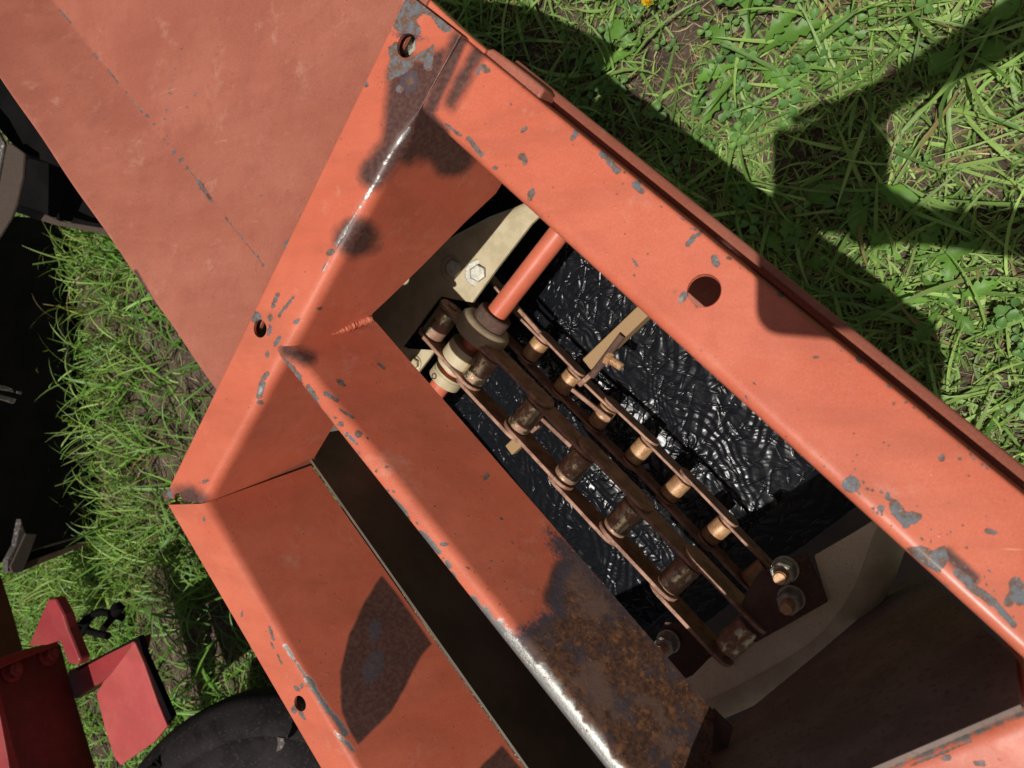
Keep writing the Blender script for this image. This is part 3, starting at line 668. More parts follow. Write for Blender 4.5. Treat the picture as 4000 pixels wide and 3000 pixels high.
# --- wooden slats
def slat(p, q, z, wd, th, label):
    a, b = at(p, z), at(q, z); u = unit(b-a); n = unit(np.cross(UP, u))
    mb = MB(); mb.box((a+b)/2-UP*th, (b-a)/2, n*wd, UP*th); o = mb.build('wooden_slat', M['wood'], None, bevel=.0015); return setp(o, label, 'slat')
slat((2290, 1425), (2640, 1090), .335, .0085, .010, 'tan wooden slat bolted to the deeper chain and running under the right rail')
slat((1985, 1760), (2050, 1700), .34, .0075, .006, 'short pale slat end poking out under the nearer chain')
nb = empty('hex_bolt', at((2395, 1400), .335), 'rusty bolt and nut fixing the wooden slat to its bracket', 'bolt')
a, b = at((2430, 1310), .34), at((2310, 1470), .34)
MB().tube([a, lerp(a, b, .5), b], .0045, 10).build('clamp_arm', M['brown'], nb)
ax = unit(at((2420, 1430), .34)-at((2360, 1390), .34)); P = at((2370, 1395), .34)
MB().lathe(P, ax, [(0, .0085), (.007, .0085)], 6).build('nut', M['rustroll'], nb, smooth=False)
MB().lathe(P+ax*.004, ax, [(0, .005), (.017, .005), (.018, .004)], 16).build('stud', M['rustroll'], nb)

# --- lower cream ring at the far end
zr = .375
ring = empty('curved_guard', at((3100, 2500), zr), 'curved cream guard rail with rounded edge at the far end of the trough', 'guard')
inner = [(2560, 2700), (2704, 2640), (2771, 2572), (2910, 2488), (2950, 2510), (3100, 2430), (3233, 2350), (3182, 2171), (3330, 2085), (3420, 2030), (3470, 1900)]
rimo = [(3500, 1860), (3480, 1960), (3410, 2108), (3334, 2304), (3201, 2488), (2980, 2633), (2777, 2735), (2560, 2820), (2400, 2860)]
G = []
sm = []
for i in range(81):
    q = i/80*(len(rimo)-1); k = min(int(q), len(rimo)-2); t = q-k
    g = lambda j: np.array(rimo[max(0, min(j, len(rimo)-1))], float)
    p = .5*((2*g(k))+(-g(k-1)+g(k+1))*t+(2*g(k-1)-5*g(k)+4*g(k+1)-g(k+2))*t*t+(-g(k-1)+3*g(k)-3*g(k+1)+g(k+2))*t**3)
    sm.append(p)
MB().prism([at(tuple(p), zr) for p in inner]+[at(tuple(p), zr) for p in sm], -UP*.004).build('guard_face', M['creambright'], ring, smooth=False)
for i in range(81):
    p = sm[i]; tg = sm[min(i+1, 80)]-sm[max(i-1, 0)]; o = unit([-tg[1], tg[0]])
    if np.dot(o, p-np.array([2500, 1750])) < 0: o = -o
    b = at(tuple(p), zr+.0005); oo = at(tuple(p+o*10), zr)-at(tuple(p), zr); oo[2] = 0; oo = unit(oo)
    G.append([b-oo*.001]+[b+oo*(.030*math.sin(a))-UP*(.030*(1-math.cos(a))) for a in np.linspace(0, 1.7, 12)])
shell('rolled_rim', np.array(G), .003, M['cream'], ring)
# --- dark bracket with studs and nuts
brk = empty('chain_bracket', at((2950, 2350), .41), 'dark brown bracket plate with two studs where the nearer chain ends', 'bracket')
MB().prism([at(p, .388) for p in [(3148, 2160), (3233, 2352), (2950, 2512), (2890, 2460), (2900, 2350), (2960, 2240)]], -UP*.006).build('bracket_plate', M['brown'], brk, smooth=False, bevel=.001)
for p, lab in [((3068, 2222), 'rusty tipped stud and pale nut on the dark bracket, the upper of the pair'), ((3092, 2335), 'pale nut on a stud on the dark bracket, the lower of the pair'), ((2612, 2505), 'pale nut on a stud beside the rusted end of the middle rail')]:
    zz = .388 if p[0] > 3000 else .37
    n_ = empty('stud_and_nut', at(p, zz), lab, 'nut', 'studs with nuts at the far end of the trough')
    P = at(p, zz)
    MB().lathe(P, UP, [(0, .0132), (.002, .0132)], 28).build('washer', M['zinc'], n_)
    MB().lathe(P+UP*.002, UP, [(0, .0105), (.0015, .0118), (.017, .0118), (.019, .0100)], 6, .3).build('nut', M['zinc'], n_, smooth=False)
    pr = [(0, .0066)]
    for k in range(10): pr += [(.018+k*.0016, .0066), (.0188+k*.0016, .0057)]
    MB().lathe(P, UP, pr+[(.035, .0055)], 20).build('stud', M['rustroll'], n_)
MB().prism([at(p, .365) for p in [(2520, 2560), (2600, 2430), (2700, 2440), (2790, 2580), (2700, 2650), (2600, 2640)]], -UP*.005).build('foot_plate', M['brown'], brk, smooth=False)

# --- wrinkled black film
def film():
    o0 = at((1500, 1900), .215); U = eu; Wd = ew
    nu, nw = 1200, 600; WALL = min(.50, np.dot(RO0-o0, ew)-.012); u = np.linspace(-.36, .60, nu); wv_ = np.linspace(-.02, WALL, nw)
    UU, WW = np.meshgrid(u, wv_, indexing='ij'); H = .13*(WW-.2)
    r_ = np.random.default_rng(3)
    H += .005*np.sin(UU*9+1)*np.cos(WW*14)
    # long low folds running with the chain, cross-pleated; their pleats tip toward the sun and the viewer
    K = np.zeros_like(H)
    for (w0, hw, u0, u1, ph) in [(.300, .013, .06, .36, 0), (.386, .012, .13, .36, 2.1), (.262, .004, .20, .5, 4), (.345, .006, .02, .40, 1)]:
        c = w0+.003*np.sin(UU*17+ph)
        d = (WW-c)/hw; m_ = np.clip(1.5-np.abs(d), 0, 1)*np.clip((UU-u0)/.02, 0, 1)*np.clip((u1-UU)/.02, 0, 1); K = np.maximum(K, m_)
    for (p, ru, rw) in [((2250, 1270), .022, .014), ((2290, 1390), .012, .016), ((2570, 1590), .016, .011), ((2720, 1710), .014, .008), ((2100, 1480), .03, .006)]:
        q = at(p, .225)-o0; d = np.hypot((UU-q@U)/ru, (WW-q@Wd)/rw); K = np.maximum(K, np.clip(1.6-1.6*d, 0, 1))
    lamu = .0135; sq = (UU+.0035*np.sin(WW*210)+.002*np.sin(UU*160+WW*90))/lamu; fr = sq % 1
    saw = np.where(fr < .86, .5-fr/.86, (fr-.86)/.14-.5)
    H += K*(-.27*(WW-np.round(WW/.02)*.02)*.6+saw*lamu*.86*.235)
    KF = 1-.85*K
    # faceted crumpling: warped triangle waves, then sharp pinched grooves
    Wx = UU+.006*np.sin(WW*61+3*np.sin(UU*37))+.003*np.sin(WW*170+UU*90); Wy = WW+.006*np.sin(UU*53+2.5*np.sin(WW*44))+.003*np.sin(UU*150-WW*120)
    tri = lambda q: np.abs((q % 1)-.5)*2
    for (ang, lam, amp) in [(.35, .023, .00085), (1.45, .018, .00075), (2.4, .029, .00090), (.9, .0105, .00030), (2.0, .0085, .00022), (2.9, .033, .0008)]:
        q = (Wx*math.cos(ang)+Wy*math.sin(ang))/lam+1.3*np.sin(UU*31+ang*5)+1.1*np.sin(WW*43+ang*9)
        H += KF*amp*(1-tri(q)**1.0)*(.6+.4*np.sin(UU*19*ang+WW*23+ang))
    du = u[1]-u[0]; dw = wv_[1]-wv_[0]
    for k in range(3400):
        cu, cw = r_.uniform(-.36, .60), r_.uniform(.0, WALL); L = r_.uniform(.004, .015); a = r_.normal(.9, .8)
        hgt = -r_.uniform(.0006, .0018); wd = r_.uniform(.0010, .0018)
        i0, i1 = np.searchsorted(u, [cu-L-.005, cu+L+.005]); j0, j1 = np.searchsorted(wv_, [cw-L-.005, cw+L+.005])
        uu, ww = UU[i0:i1, j0:j1]-cu, WW[i0:i1, j0:j1]-cw
        x = uu*math.cos(a)+ww*math.sin(a); y = -uu*math.sin(a)+ww*math.cos(a)
        H[i0:i1, j0:j1] += hgt*np.clip(1-np.abs(y/wd), 0, 1)*np.clip(1-(x/L)**2, 0, 1)
    cu, cw = [np.dot(at((2255, 1285), .22)-o0, v) for v in (U, Wd)]
    for (cu, cw) in [(cu, cw)]+[(r_.uniform(-.3, .45), r_.uniform(.2, WALL)) for _ in range(9)]:
        d = np.hypot(UU-cu, WW-cw); an = np.arctan2(WW-cw, UU-cu); m_ = r_.integers(7, 11)
        H += .0034*tri(an*m_/(2*math.pi)+r_.random())*np.exp(-(d/.020)**2)*np.clip(d/.008, 0, 1)
    H -= 1.3*np.clip(UU-.43, 0, 1)
    V = o0[None, None]+UU[..., None]*U+WW[..., None]*Wd; V[..., 2] = .215+H
    idx = np.arange(nu*nw).reshape(nu, nw)
    q = np.stack([idx[:-1, :-1], idx[1:, :-1], idx[1:, 1:], idx[:-1, 1:]], -1).reshape(-1, 4)
    o = add('plastic_film', V.reshape(-1, 3), q.tolist(), M['film'], None, True, None, 180)
    setp(o, 'crumpled glossy black plastic film lining the trough beneath the chains', 'plastic film')
film()
# added plate closing the bay bottom, blocking sun on the ground below
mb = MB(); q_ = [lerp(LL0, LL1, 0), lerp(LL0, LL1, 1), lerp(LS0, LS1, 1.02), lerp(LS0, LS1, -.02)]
mb.prism([np.array([p[0], p[1], .315])+mperp*.008 for p in q_], -UP*.003); mb.build('bay_sun_stop', M['darksteel'], frame, smooth=False)
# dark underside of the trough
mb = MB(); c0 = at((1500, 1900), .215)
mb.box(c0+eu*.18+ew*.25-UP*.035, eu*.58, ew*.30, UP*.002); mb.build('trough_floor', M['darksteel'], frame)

# ================================================================== PHOTOGRAPHER (stands just outside the picture; casts the shadow on the grass)
def skin(name, chains, m, parent=None, sub=2):
    V = []; E = []; Rr = []; key = {}
    for ch in chains:
        prev = None
        for (p, r) in ch:
            k = tuple(np.round(p, 4))
            if k not in key: key[k] = len(V); V.append(k); Rr.append(r)
            if prev is not None: E.append((prev, key[k]))
            prev = key[k]
    me = bpy.data.meshes.new(name); me.from_pydata(V, E, []); me.update()
    me.materials.append(m)
    o = bpy.data.objects.new(name, me); COL.objects.link(o)
    o.modifiers.new('skin', 'SKIN').use_smooth_shade = True
    for i, r in enumerate(Rr): me.skin_vertices[0].data[i].radius = (r, r)
    me.skin_vertices[0].data[0].use_root = True
    sb = o.modifiers.new('sub', 'SUBSURF'); sb.levels = sub; sb.render_levels = sub
    if parent is not None: o.parent = parent
    return o
M['skin'] = simple('skin', (.50, .30, .21), (.56, .34, .25), .55)
M['shirt'] = simple('blue_shirt_cloth', (.06, .09, .16), (.08, .11, .19), .9)
M['jeans'] = simple('denim', (.04, .05, .09), (.06, .07, .12), .9)
M['hair'] = simple('brown_hair', (.05, .03, .02), (.08, .05, .03), .7)
M['glass_black'] = simple('phone_shell', (.02, .02, .022), (.025, .025, .028), .25)
per = empty('person', (.72, .02, 0), 'photographer in blue shirt leaning in with a phone, arms shading the grass', 'person')
def A_(*v): return np.array(v)
pel = A_(.74, .02, .93); ch = A_(.68, .02, 1.22); nk = A_(.62, .02, 1.40)
hd = A_(.56, .02, 1.50)
def hand(wr, tip, side, grip):
    f = unit(tip-wr); lat = unit(np.cross(f, cz))*side; palm = wr+f*.05
    c = [[(wr, .024), (wr+f*.03, .026), (palm, .030)]]
    for i, (o_, L) in enumerate([(-.027, .062), (-.009, .072), (.009, .068), (.027, .052)]):
        b = palm+f*.030+lat*o_; q1 = b+f*L*.42+grip*.006; q2 = q1+unit(f+grip*.9)*L*.33; q3 = q2+unit(f*.35+grip)*L*.25
        c.append([(palm, .030), (b, .0095), (q1, .0090), (q2, .0084), (q3, .0074)])
    tb = wr+f*.035-lat*.030
    c.append([(wr+f*.03, .026), (tb, .012), (tb+unit(f*.8-lat*.5)*.03, .0105), (tb+unit(f*.9-lat*.3)*.055, .009)])
    return c
w1, e1_, s1 = A_(.135, .045, 1.175), A_(.42, .185, 1.13), A_(.66, .20, 1.37)
w2, e2_, s2 = A_(.175, -.115, 1.09), A_(.42, -.145, 1.07), A_(.66, -.16, 1.37)
body = [[(pel, .14), (ch, .14), (nk, .06), (nk+A_(-.02, 0, .04), .052), (hd, .088), (hd+A_(-.03, 0, .09), .082), (hd+A_(-.02, 0, .13), .05)],
        [(ch, .14), (lerp(ch, s1, .7)+A_(0, 0, .02), .085), (s1, .062), (lerp(s1, e1_, .5), .050), (e1_, .042), (lerp(e1_, w1, .5), .038), (w1, .024)],
        [(ch, .14), (lerp(ch, s2, .7)+A_(0, 0, .02), .085), (s2, .062), (lerp(s2, e2_, .5), .050), (e2_, .042), (lerp(e2_, w2, .5), .038), (w2, .024)],
        [(pel, .14), (pel+A_(.02, .09, -.05), .085), (A_(.72, .11, .50), .060), (A_(.80, .12, .10), .042), (A_(.80, .12, .05), .042), (A_(.66, .13, .035), .035)],
        [(pel, .14), (pel+A_(.02, -.09, -.05), .085), (A_(.76, -.09, .50), .060), (A_(.84, -.10, .10), .042), (A_(.84, -.10, .05), .042), (A_(.70, -.11, .035), .035)]]
gr = -cz*1.0
body += hand(w1, A_(.055, .012, 1.165), 1, gr*-.6) + hand(w2, A_(.10, -.085, 1.105), 1, gr*-.6)
b_ = skin('body', [[(p-A_(.72, .02, 0), r) for p, r in c] for c in body], M['shirt'], per)
hr = MB(); hr.lathe(A_(.545, .02, 1.575), UP, [(0, .094), (.02, .096), (.05, .085), (.07, .06), (.082, .02)], 20); hr.build('hair', M['hair'], per)
phone = empty('smartphone', CAM+cz*.02, 'black smartphone in an open folio case held out over the machine', 'phone')
def rrect(cx0, cy0, hx, hy, r, back):
    out = []
    for sx, sy, a0 in ((1, 1, 0), (-1, 1, 90), (-1, -1, 180), (1, -1, 270)):
        for k in range(7):
            a = math.radians(a0+15*k); out.append(CAM+cx*(cx0+sx*(hx-r)+math.cos(a)*r)-cy*(cy0+sy*(hy-r)+math.sin(a)*r)+cz*back)
    return out
MB().prism(rrect(.058, .022, .078, .038, .009, .006), cz*.009).build('body', M['glass_black'], phone)
MB().prism(rrect(.058, .092, .080, .036, .016, .008), cz*.003).build('case_flap', M['brown'], phone)

# ================================================================== GRASS AND PLANTS
def fastmesh(name, V, Q, tint, m, label=None, cat=None, kind=None, parent=None):
    me = bpy.data.meshes.new(name); V = np.asarray(V, np.float32); org = V.mean(0) if parent is None else np.array(parent.location)
    V = V-org.astype(np.float32); Q = np.asarray(Q, np.int32)
    me.vertices.add(len(V)); me.vertices.foreach_set('co', V.ravel()); me.loops.add(Q.size); me.loops.foreach_set('vertex_index', Q.ravel())
    k = Q.shape[1]; me.polygons.add(len(Q)); me.polygons.foreach_set('loop_start', np.arange(0, Q.size, k, dtype=np.int32))
    me.update(calc_edges=True); me.polygons.foreach_set('use_smooth', [True]*len(Q))
    a = me.color_attributes.new('tint', 'FLOAT_COLOR', 'POINT'); a.data.foreach_set('color', np.asarray(tint, np.float32).ravel())
    me.materials.append(m); o = bpy.data.objects.new(name, me); COL.objects.link(o)
    if parent is None: o.location = tuple(float(v) for v in org)
    else: o.parent = parent
    return setp(o, label, cat, None, kind)
def blades(B, head, L, W, lean, curl, tint, segs=6, fold=.25):
    """B [n,2] ground points; returns verts, quads, tint"""
    n = len(B); t = np.linspace(0, 1, segs+1)
    ang = lean[:, None]+curl[:, None]*t[None]**1.3
    ds = L[:, None]/segs
    h = np.cumsum(np.concatenate([np.zeros((n, 1)), np.sin(ang[:, 1:])*ds], 1), 1)
    v = np.cumsum(np.concatenate([np.zeros((n, 1)), np.cos(ang[:, 1:])*ds], 1), 1)
    v = np.maximum(v, .003+.002*t[None])
    z0 = gh(B[:, 0], B[:, 1])
    bend = rng.normal(0, .55, n)[:, None]*t[None]; hx, hy = np.cos(head[:, None]+bend), np.sin(head[:, None]+bend)
    dh = np.diff(h, axis=1, prepend=0); hX = np.cumsum(dh*hx, 1); hY = np.cumsum(dh*hy, 1)
    X = B[:, :1]+hX; Y = B[:, 1:]+hY; Z = z0[:, None]+v
    wd = W[:, None]*np.array([np.interp(q, [0, .15, .5, .8, 1], [.55, .9, 1, .62, .04]) for q in t])[None]*.5
    tw = rng.normal(0, .5, n)[:, None]*t[None]
    sx, sy = -hy, hx
    a = wd*np.cos(tw); b = wd*np.sin(tw)
    Lf = np.stack([X+sx*a, Y+sy*a, Z+b], -1); Rt = np.stack([X-sx*a, Y-sy*a, Z-b], -1)
    Md = np.stack([X, Y, Z-wd*fold], -1)
    V = np.stack([Lf, Md, Rt], 2).reshape(-1, 3)
    base = (np.arange(n)*(segs+1)*3)[:, None, None]; i = (np.arange(segs)*3)[None, :, None]
    q1 = base+i+np.array([0, 1, 4, 3])[None, None]; q2 = base+i+np.array([1, 2, 5, 4])[None, None]
    T = np.repeat(tint, (segs+1)*3, axis=0)
    return V, np.concatenate([q1.reshape(-1, 4), q2.reshape(-1, 4)]), T
def tints(n, c0, c1, jit=.2, dry=0.03):
    a = rng.random(n)[:, None]; T = np.array(c0)*(1-a)+np.array(c1)*a; T *= 1+rng.normal(0, jit, n)[:, None].clip(-.45, .6)
    d = rng.random(n) < dry; T[d] = np.array([.34, .26, .11]); return np.concatenate([T, np.ones((n, 1))], 1)
def fbm(x, y, s=1.0, seed=0):
    v = 0
    for k, (f, a) in enumerate([(3.1, 1), (7.3, .6), (15.7, .4), (31, .25)]):
        v = v+a*np.sin(x*f*s+seed*1.7+k*2.1+1.5*np.sin(y*f*s*.7+k))*np.cos(y*f*s*1.1+seed*.9+k*1.3+1.2*np.sin(x*f*s*.6))
    return v
def scatter(n, x0, x1, y0, y1):
    return np.stack([rng.uniform(x0, x1, n), rng.uniform(y0, y1, n)], -1)
def pxg(B): return px(np.concatenate([B, np.zeros((len(B), 1))], 1))
def rightside(P):   # beyond the outer edge of the right rail, seen from above
    a = (P[:, 0]-1700)*.64-(P[:, 1]-60)*.77; return a > -260
sets = []
# -- near, right of the machine: low sprawling broad blades, small blades, clover between bare patches
B = scatter(72000, -1.0, .45, -.95, 1.1); P = pxg(B); ok = rightside(P) & (fbm(B[:, 0], B[:, 1], 1.6, 1) > -.55*1+rng.normal(0, .45, len(B)))
B = B[ok]; k = len(B)
small = rng.random(k) < .72
L = np.where(small, rng.uniform(.015, .05, k), rng.uniform(.06, .165, k)); W = np.where(small, rng.uniform(.0014, .0038, k), rng.uniform(.0030, .0068, k))
hd_ = rng.uniform(0, 2*math.pi, k); keepd = (~small) & (rng.random(k) > .72); ok = small | keepd
B, L, W, hd_ = B[ok], L[ok], W[ok], hd_[ok]; k = len(B)
lean = np.where(L > .05, rng.uniform(.8, 1.45, k), rng.uniform(.4, 1.4, k)); curl = rng.uniform(-.1, .9, k)
T = tints(k, (.15, .29, .06), (.38, .53, .15), .3, .05)
sets.append(blades(B, hd_, L, W, lean, curl, T))
# -- left: tall arching grass in front of the black box blade and short lawn behind
B = scatter(68000, -2.75, -.75, -1.75, 1.35); P = pxg(B)
dl_ = (P[:, 0]-300)*.86-(P[:, 1]-1000)*.36
tall = (P[:, 1] > 700) & (P[:, 1] < 2350) & (P[:, 0] > 200) & (P[:, 0] < 330+(P[:, 1]-800)*.36+170)
tall &= ~((P[:, 0] > 300+(P[:, 1]-900)*.40+80) & (rng.random(len(B)) > .10))
lawn = (P[:, 1] > 2100) & (P[:, 0] < 1150) | (P[:, 1] < 1100) & (P[:, 0] < 800)
d_ = fbm(B[:, 0], B[:, 1], 1.2, 3) > -.5+rng.normal(0, .5, len(B))
soilp = ((P[:, 0]-640-(P[:, 1]-2350)*.2)/120)**2+((P[:, 1]-2450)/420)**2 < 1
soilp2 = ((P[:, 0]-590-(P[:, 1]-1600)*.42)/60)**2+((P[:, 1]-1620)/260)**2 < 1
tk = tall & d_ & (rng.random(len(B)) < .42) & ~(soilp2 & (rng.random(len(B)) > .12))
Bt = B[tk]; k = len(Bt)
sets.append(blades(Bt, rng.uniform(0, 2*math.pi, k), rng.uniform(.05, .19, k)*rng.uniform(.6, 1.1, k), rng.uniform(.0018, .0048, k), rng.uniform(.02, .5, k), rng.uniform(.5, 2.3, k), tints(k, (.14, .27, .05), (.36, .50, .12), .28, .04), 9))
lk = lawn & d_ & ~(soilp & (rng.random(len(B)) > .22)); Bl = B[lk]; k = len(Bl)
sets.append(blades(Bl, rng.uniform(0, 2*math.pi, k), rng.uniform(.03, .085, k), rng.uniform(.0025, .0055, k), rng.uniform(.3, 1.1, k), rng.uniform(.1, 1.0, k), tints(k, (.12, .26, .04), (.26, .44, .08), .28, .05), 4))
# -- loose tall tufts beside the machine, bottom left, and thin cover under it
B = scatter(1500, -1.9, -.8, -1.3, .6); P = pxg(B); ok = (P[:, 0] > 420) & (P[:, 0] < 1500); B = B[ok]; k = len(B)
sets.append(blades(B, rng.uniform(0, 2*math.pi, k), rng.uniform(.05, .20, k), rng.uniform(.003, .008, k), rng.uniform(.1, 1.0, k), rng.uniform(.3, 1.8, k), tints(k, (.09, .22, .035), (.20, .40, .06), .25, .04), 8))
off = 0; VV = []; QQ = []; TT = []
for V, Q, T in sets: VV.append(V); QQ.append(Q+off); TT.append(T); off += len(V)
fastmesh('grass', np.vstack(VV), np.vstack(QQ), np.vstack(TT), M['leaf'], 'green grass blades over dark soil around the machine', 'grass', 'stuff')
# -- dry straw
B = np.vstack([scatter(14000, -1.0, .45, -.95, 1.1), scatter(6000, -2.3, -.8, -1.6, .9)]); k = len(B)
V, Q, T = blades(B, rng.uniform(0, 6.28, k), rng.uniform(.008, .045, k), rng.uniform(.0006, .0022, k), rng.uniform(1.35, 1.6, k), rng.uniform(-.2, .2, k), tints(k, (.22, .15, .08), (.42, .32, .19), .3, 0), 3, .1)
fastmesh('dry_straw', V, Q, T, M['straw'], 'dry straw and dead clippings littering the soil', 'straw', 'stuff')
# -- clover
def clover(n, x0, x1, y0, y1, cond):
    B = scatter(n, x0, x1, y0, y1); B = B[cond(B)]; V = []; Q = []; T = []
    for (x, y) in B:
        h = rng.uniform(.008, .038); r = rng.uniform(.0045, .0085); a0 = rng.uniform(0, 6.28); z = float(gh(x, y))+h; c = rng.random()
        t = (np.array([.11, .25, .06])*(1-c)+np.array([.20, .38, .09])*c)*rng.uniform(.8, 1.2)
        tx, ty = rng.normal(0, .3, 2)
        for j in range(3):
            a = a0+j*2.094; cxn, cyn = math.cos(a), math.sin(a); b = len(V)
            pts = [(0.1, 0), (.9, .72), (1.6, .85), (2.05, .38), (1.9, 0), (2.05, -.38), (1.6, -.85), (.9, -.72)]
            V.append((x+cxn*r*1.1, y+cyn*r*1.1, z-.0012))
            for (u, v) in pts:
                px_, py_ = x+cxn*u*r-cyn*v*r, y+cyn*u*r+cxn*v*r
                V.append((px_, py_, z+abs(v)*r*.3+(px_-x)*tx+(py_-y)*ty))
            for q in range(8): Q.append((b, b+1+q, b+1+(q+1) % 8))
            T += [(*t, 1)]*9
    return V, Q, T
def cpatch(B): return rightside(pxg(B)) & (fbm(B[:, 0], B[:, 1], 2.0, 5) >  .25+rng.normal(0, .25, len(B)))
V, Q, T = clover(3400, -1.0, .4, -.9, 1.05, cpatch)
fastmesh('clover', V, Q, T, M['leaf'], 'small three-leaved clover spread low between the grass blades', 'clover', 'stuff')
# -- broad-leaved weeds
def lobed(root, base, head, L, Wd, lobes, tint, name='leaf', lift=.5):
    n = 16; V = []; Q = []
    for i in range(n+1):
        t = i/n; w_ = Wd*math.sin(math.pi*min(1, t*.93+.05))**.8*(1+lobes*(.55*math.sin(t*lobes*0+t*38)))*(.25+.75*t if t < .5 else 1)
        d = t*L; zz = .006+lift*L*math.sin(t*2.4)*.45
        for s_ in (1, .5, 0, -.5, -1):
            V.append((base[0]+math.cos(head)*(d+abs(s_)*w_*.35)-math.sin(head)*s_*w_, base[1]+math.sin(head)*(d+abs(s_)*w_*.35)+math.cos(head)*s_*w_, float(gh(*base[:2]))+zz+abs(s_)*w_*.3))
    for i in range(n):
        for j in range(4): a = i*5+j; Q.append((a, a+1, a+6, a+5))
    return fastmesh(name, V, Q, [(*tint, 1)]*len(V), M['leaf'], None, None, None, root)
weeds = [((2930, 240), 7, .085, .011, .75, 'dandelion rosette with toothed leaves in the sunlit patch right of the rail', 'dandelion_plant', 2.6),
         ((2500, 190), 2, .075, .017, .12, 'weed with one long broad smooth leaf near the top edge of the picture', 'broad_leaf_weed', 2.2),
         ((3560, 1060), 6, .07, .010, .7, 'dandelion rosette lit by the sun at the right side of the shadow', 'dandelion_plant', 1.2),
         ((3690, 1180), 5, .06, .010, .6, 'dandelion rosette nearest the right edge of the picture', 'dandelion_plant', .4),
         ((3350, 700), 3, .07, .013, .1, 'broad-leaf weed lying in the shade of the photographer', 'broad_leaf_weed', 3.3),
         ((3080, 1040), 4, .06, .010, .6, 'dandelion rosette shaded beside the right rail', 'dandelion_plant', 5.0),
         ((3780, 130), 3, .05, .014, .08, 'broad round-leaved weed in the arm shadow at the top right', 'broad_leaf_weed', 4.0)]
for (p, n, L, Wd, lob, lab, nm, a0) in weeds:
    g_ = at(p, 0); root = empty(nm, (g_[0], g_[1], float(gh(g_[0], g_[1]))), lab, 'weed')
    for k in range(n):
        a = a0+k*6.28/max(n, 5)+rng.normal(0, .2); Lk = L*rng.uniform(.7, 1.2); c = rng.uniform(.8, 1.2)
        lobed(root, g_[:2]+.008*np.array([math.cos(a), math.sin(a)]), a, Lk, Wd, lob, (.16*c, .34*c, .05*c))
# -- dandelion flower
g_ = at((2562, 78), 0); fl = empty('dandelion_flower', (g_[0], g_[1], 0), 'bright yellow dandelion flower near the top edge of the picture', 'flower')
hd3 = g_+np.array([.004, .01, .045])
MB().tube([g_, lerp(g_, hd3, .6)+A_(.003, 0, 0), hd3], .0014, 8).build('stem', M['soil'], fl)
V = []; Q = []; T = []
for k in range(90):
    a = rng.uniform(0, 6.28); el = rng.uniform(.1, 1.3); L = rng.uniform(.008, .0115); d = np.array([math.cos(a)*math.cos(el), math.sin(a)*math.cos(el), math.sin(el)*.7]); d = unit(d)
    sd = unit(np.cross(d, UP+A_(.1, 0, 0)))*.0011; b = len(V); V += [hd3-sd*.5, hd3+sd*.5, hd3+d*L+sd, hd3+d*L-sd]; Q.append((b, b+1, b+2, b+3)); T += [(.80, .48, .01, 1)]*4
fastmesh('petals', V, Q, T, M['petal'], parent=fl)

# ================================================================== MACHINES ON THE LEFT
def slab(parent, name, pts, z, t, m, bevel=.002, masks=None):
    zs = z if hasattr(z, '__len__') else [z]*len(pts)
    mb = MB(); mb.prism([at(p, q) for p, q in zip(pts, zs)], -UP*t); return mb.build(name, m, parent, smooth=False, bevel=bevel)
def vslab(parent, name, P0, n, pts, t, m, bevel=.002):
    mb = MB(); mb.prism([hit(p, P0, n) for p in pts], -np.asarray(n)*t); return mb.build(name, m, parent, smooth=False, bevel=bevel)
box = empty('box_blade', at((100, 1500), 0), 'black steel box blade with thick torch-cut side plates at the left edge of the picture', 'implement')
g0, g1 = at((290, 860), 0), at((405, 2085), 0); gd = unit(g1-g0); gn = unit(np.cross(UP, gd));
if np.dot(gn, CAM-g0) < 0: gn = -gn
vslab(box, 'back_plate', g0-gn*.02, gn, [(-200, 830), (255, 855), (292, 900), (404, 2085), (60, 2180), (-200, 2260)], .012, M['black'])
vslab(box, 'lower_rib', g0+gn*.0, gn, [(260, 1240), (300, 1500), (345, 1800), (362, 2080), (350, 2080), (328, 1800), (283, 1500), (246, 1240)], .02, M['black'])
slab(box, 'side_plate', [(-90, 400), (-40, 460), (14, 560), (-30, 800), (-90, 960)], .52, .006, M['greyplate'])
slab(box, 'torch_cut_edge', [(10, 566), (40, 560), (92, 598), (86, 690), (60, 800), (40, 850), (0, 915), (-30, 960), (-36, 810), (-6, 690)], .515, .006, M['torch'])
slab(box, 'torch_cut_edge', [(92, 595), (132, 606), (240, 638), (330, 680), (330, 700), (232, 652), (120, 622), (88, 618)], .46, .006, M['torch'])
slab(box, 'torch_cut_edge', [(60, 798), (140, 820), (230, 862), (400, 890), (470, 930), (400, 915), (210, 878), (120, 850), (52, 826)], .46, .006, M['torch'])
slab(box, 'side_web', [(90, 600), (360, 660), (460, 905), (380, 900), (60, 806)], .40, .01, M['black'])
slab(box, 'side_web', [(-90, 180), (60, 330), (330, 690), (92, 598), (40, 556), (-90, 400)], .49, .01, M['black'])
vslab(box, 'side_plate', g0+gn*.03, gn, [(82, 2026), (101, 2083), (57, 2165), (28, 2241), (28, 2190), (60, 2133)], .02, M['greyplate'])
vslab(box, 'torch_cut_edge', g0+gn*.035, gn, [(101, 2083), (146, 2086), (120, 2160), (90, 2235), (50, 2240), (40, 2215), (70, 2150)], .02, M['torch'])
vslab(box, 'cutting_edge', g0+gn*.03, gn, [(115, 2150), (384, 2072), (386, 2078), (118, 2158)], .006, M['torch'])
vslab(box, 'cutting_edge', g0+gn*.025, gn, [(116, 2158), (386, 2078), (372, 2112), (92, 2212)], .01, M['black'])
vslab(box, 'cutting_edge', g0+gn*.03, gn, [(92, 2200), (366, 2100), (360, 2120), (80, 2235), (60, 2245)], .006, M['brown'])
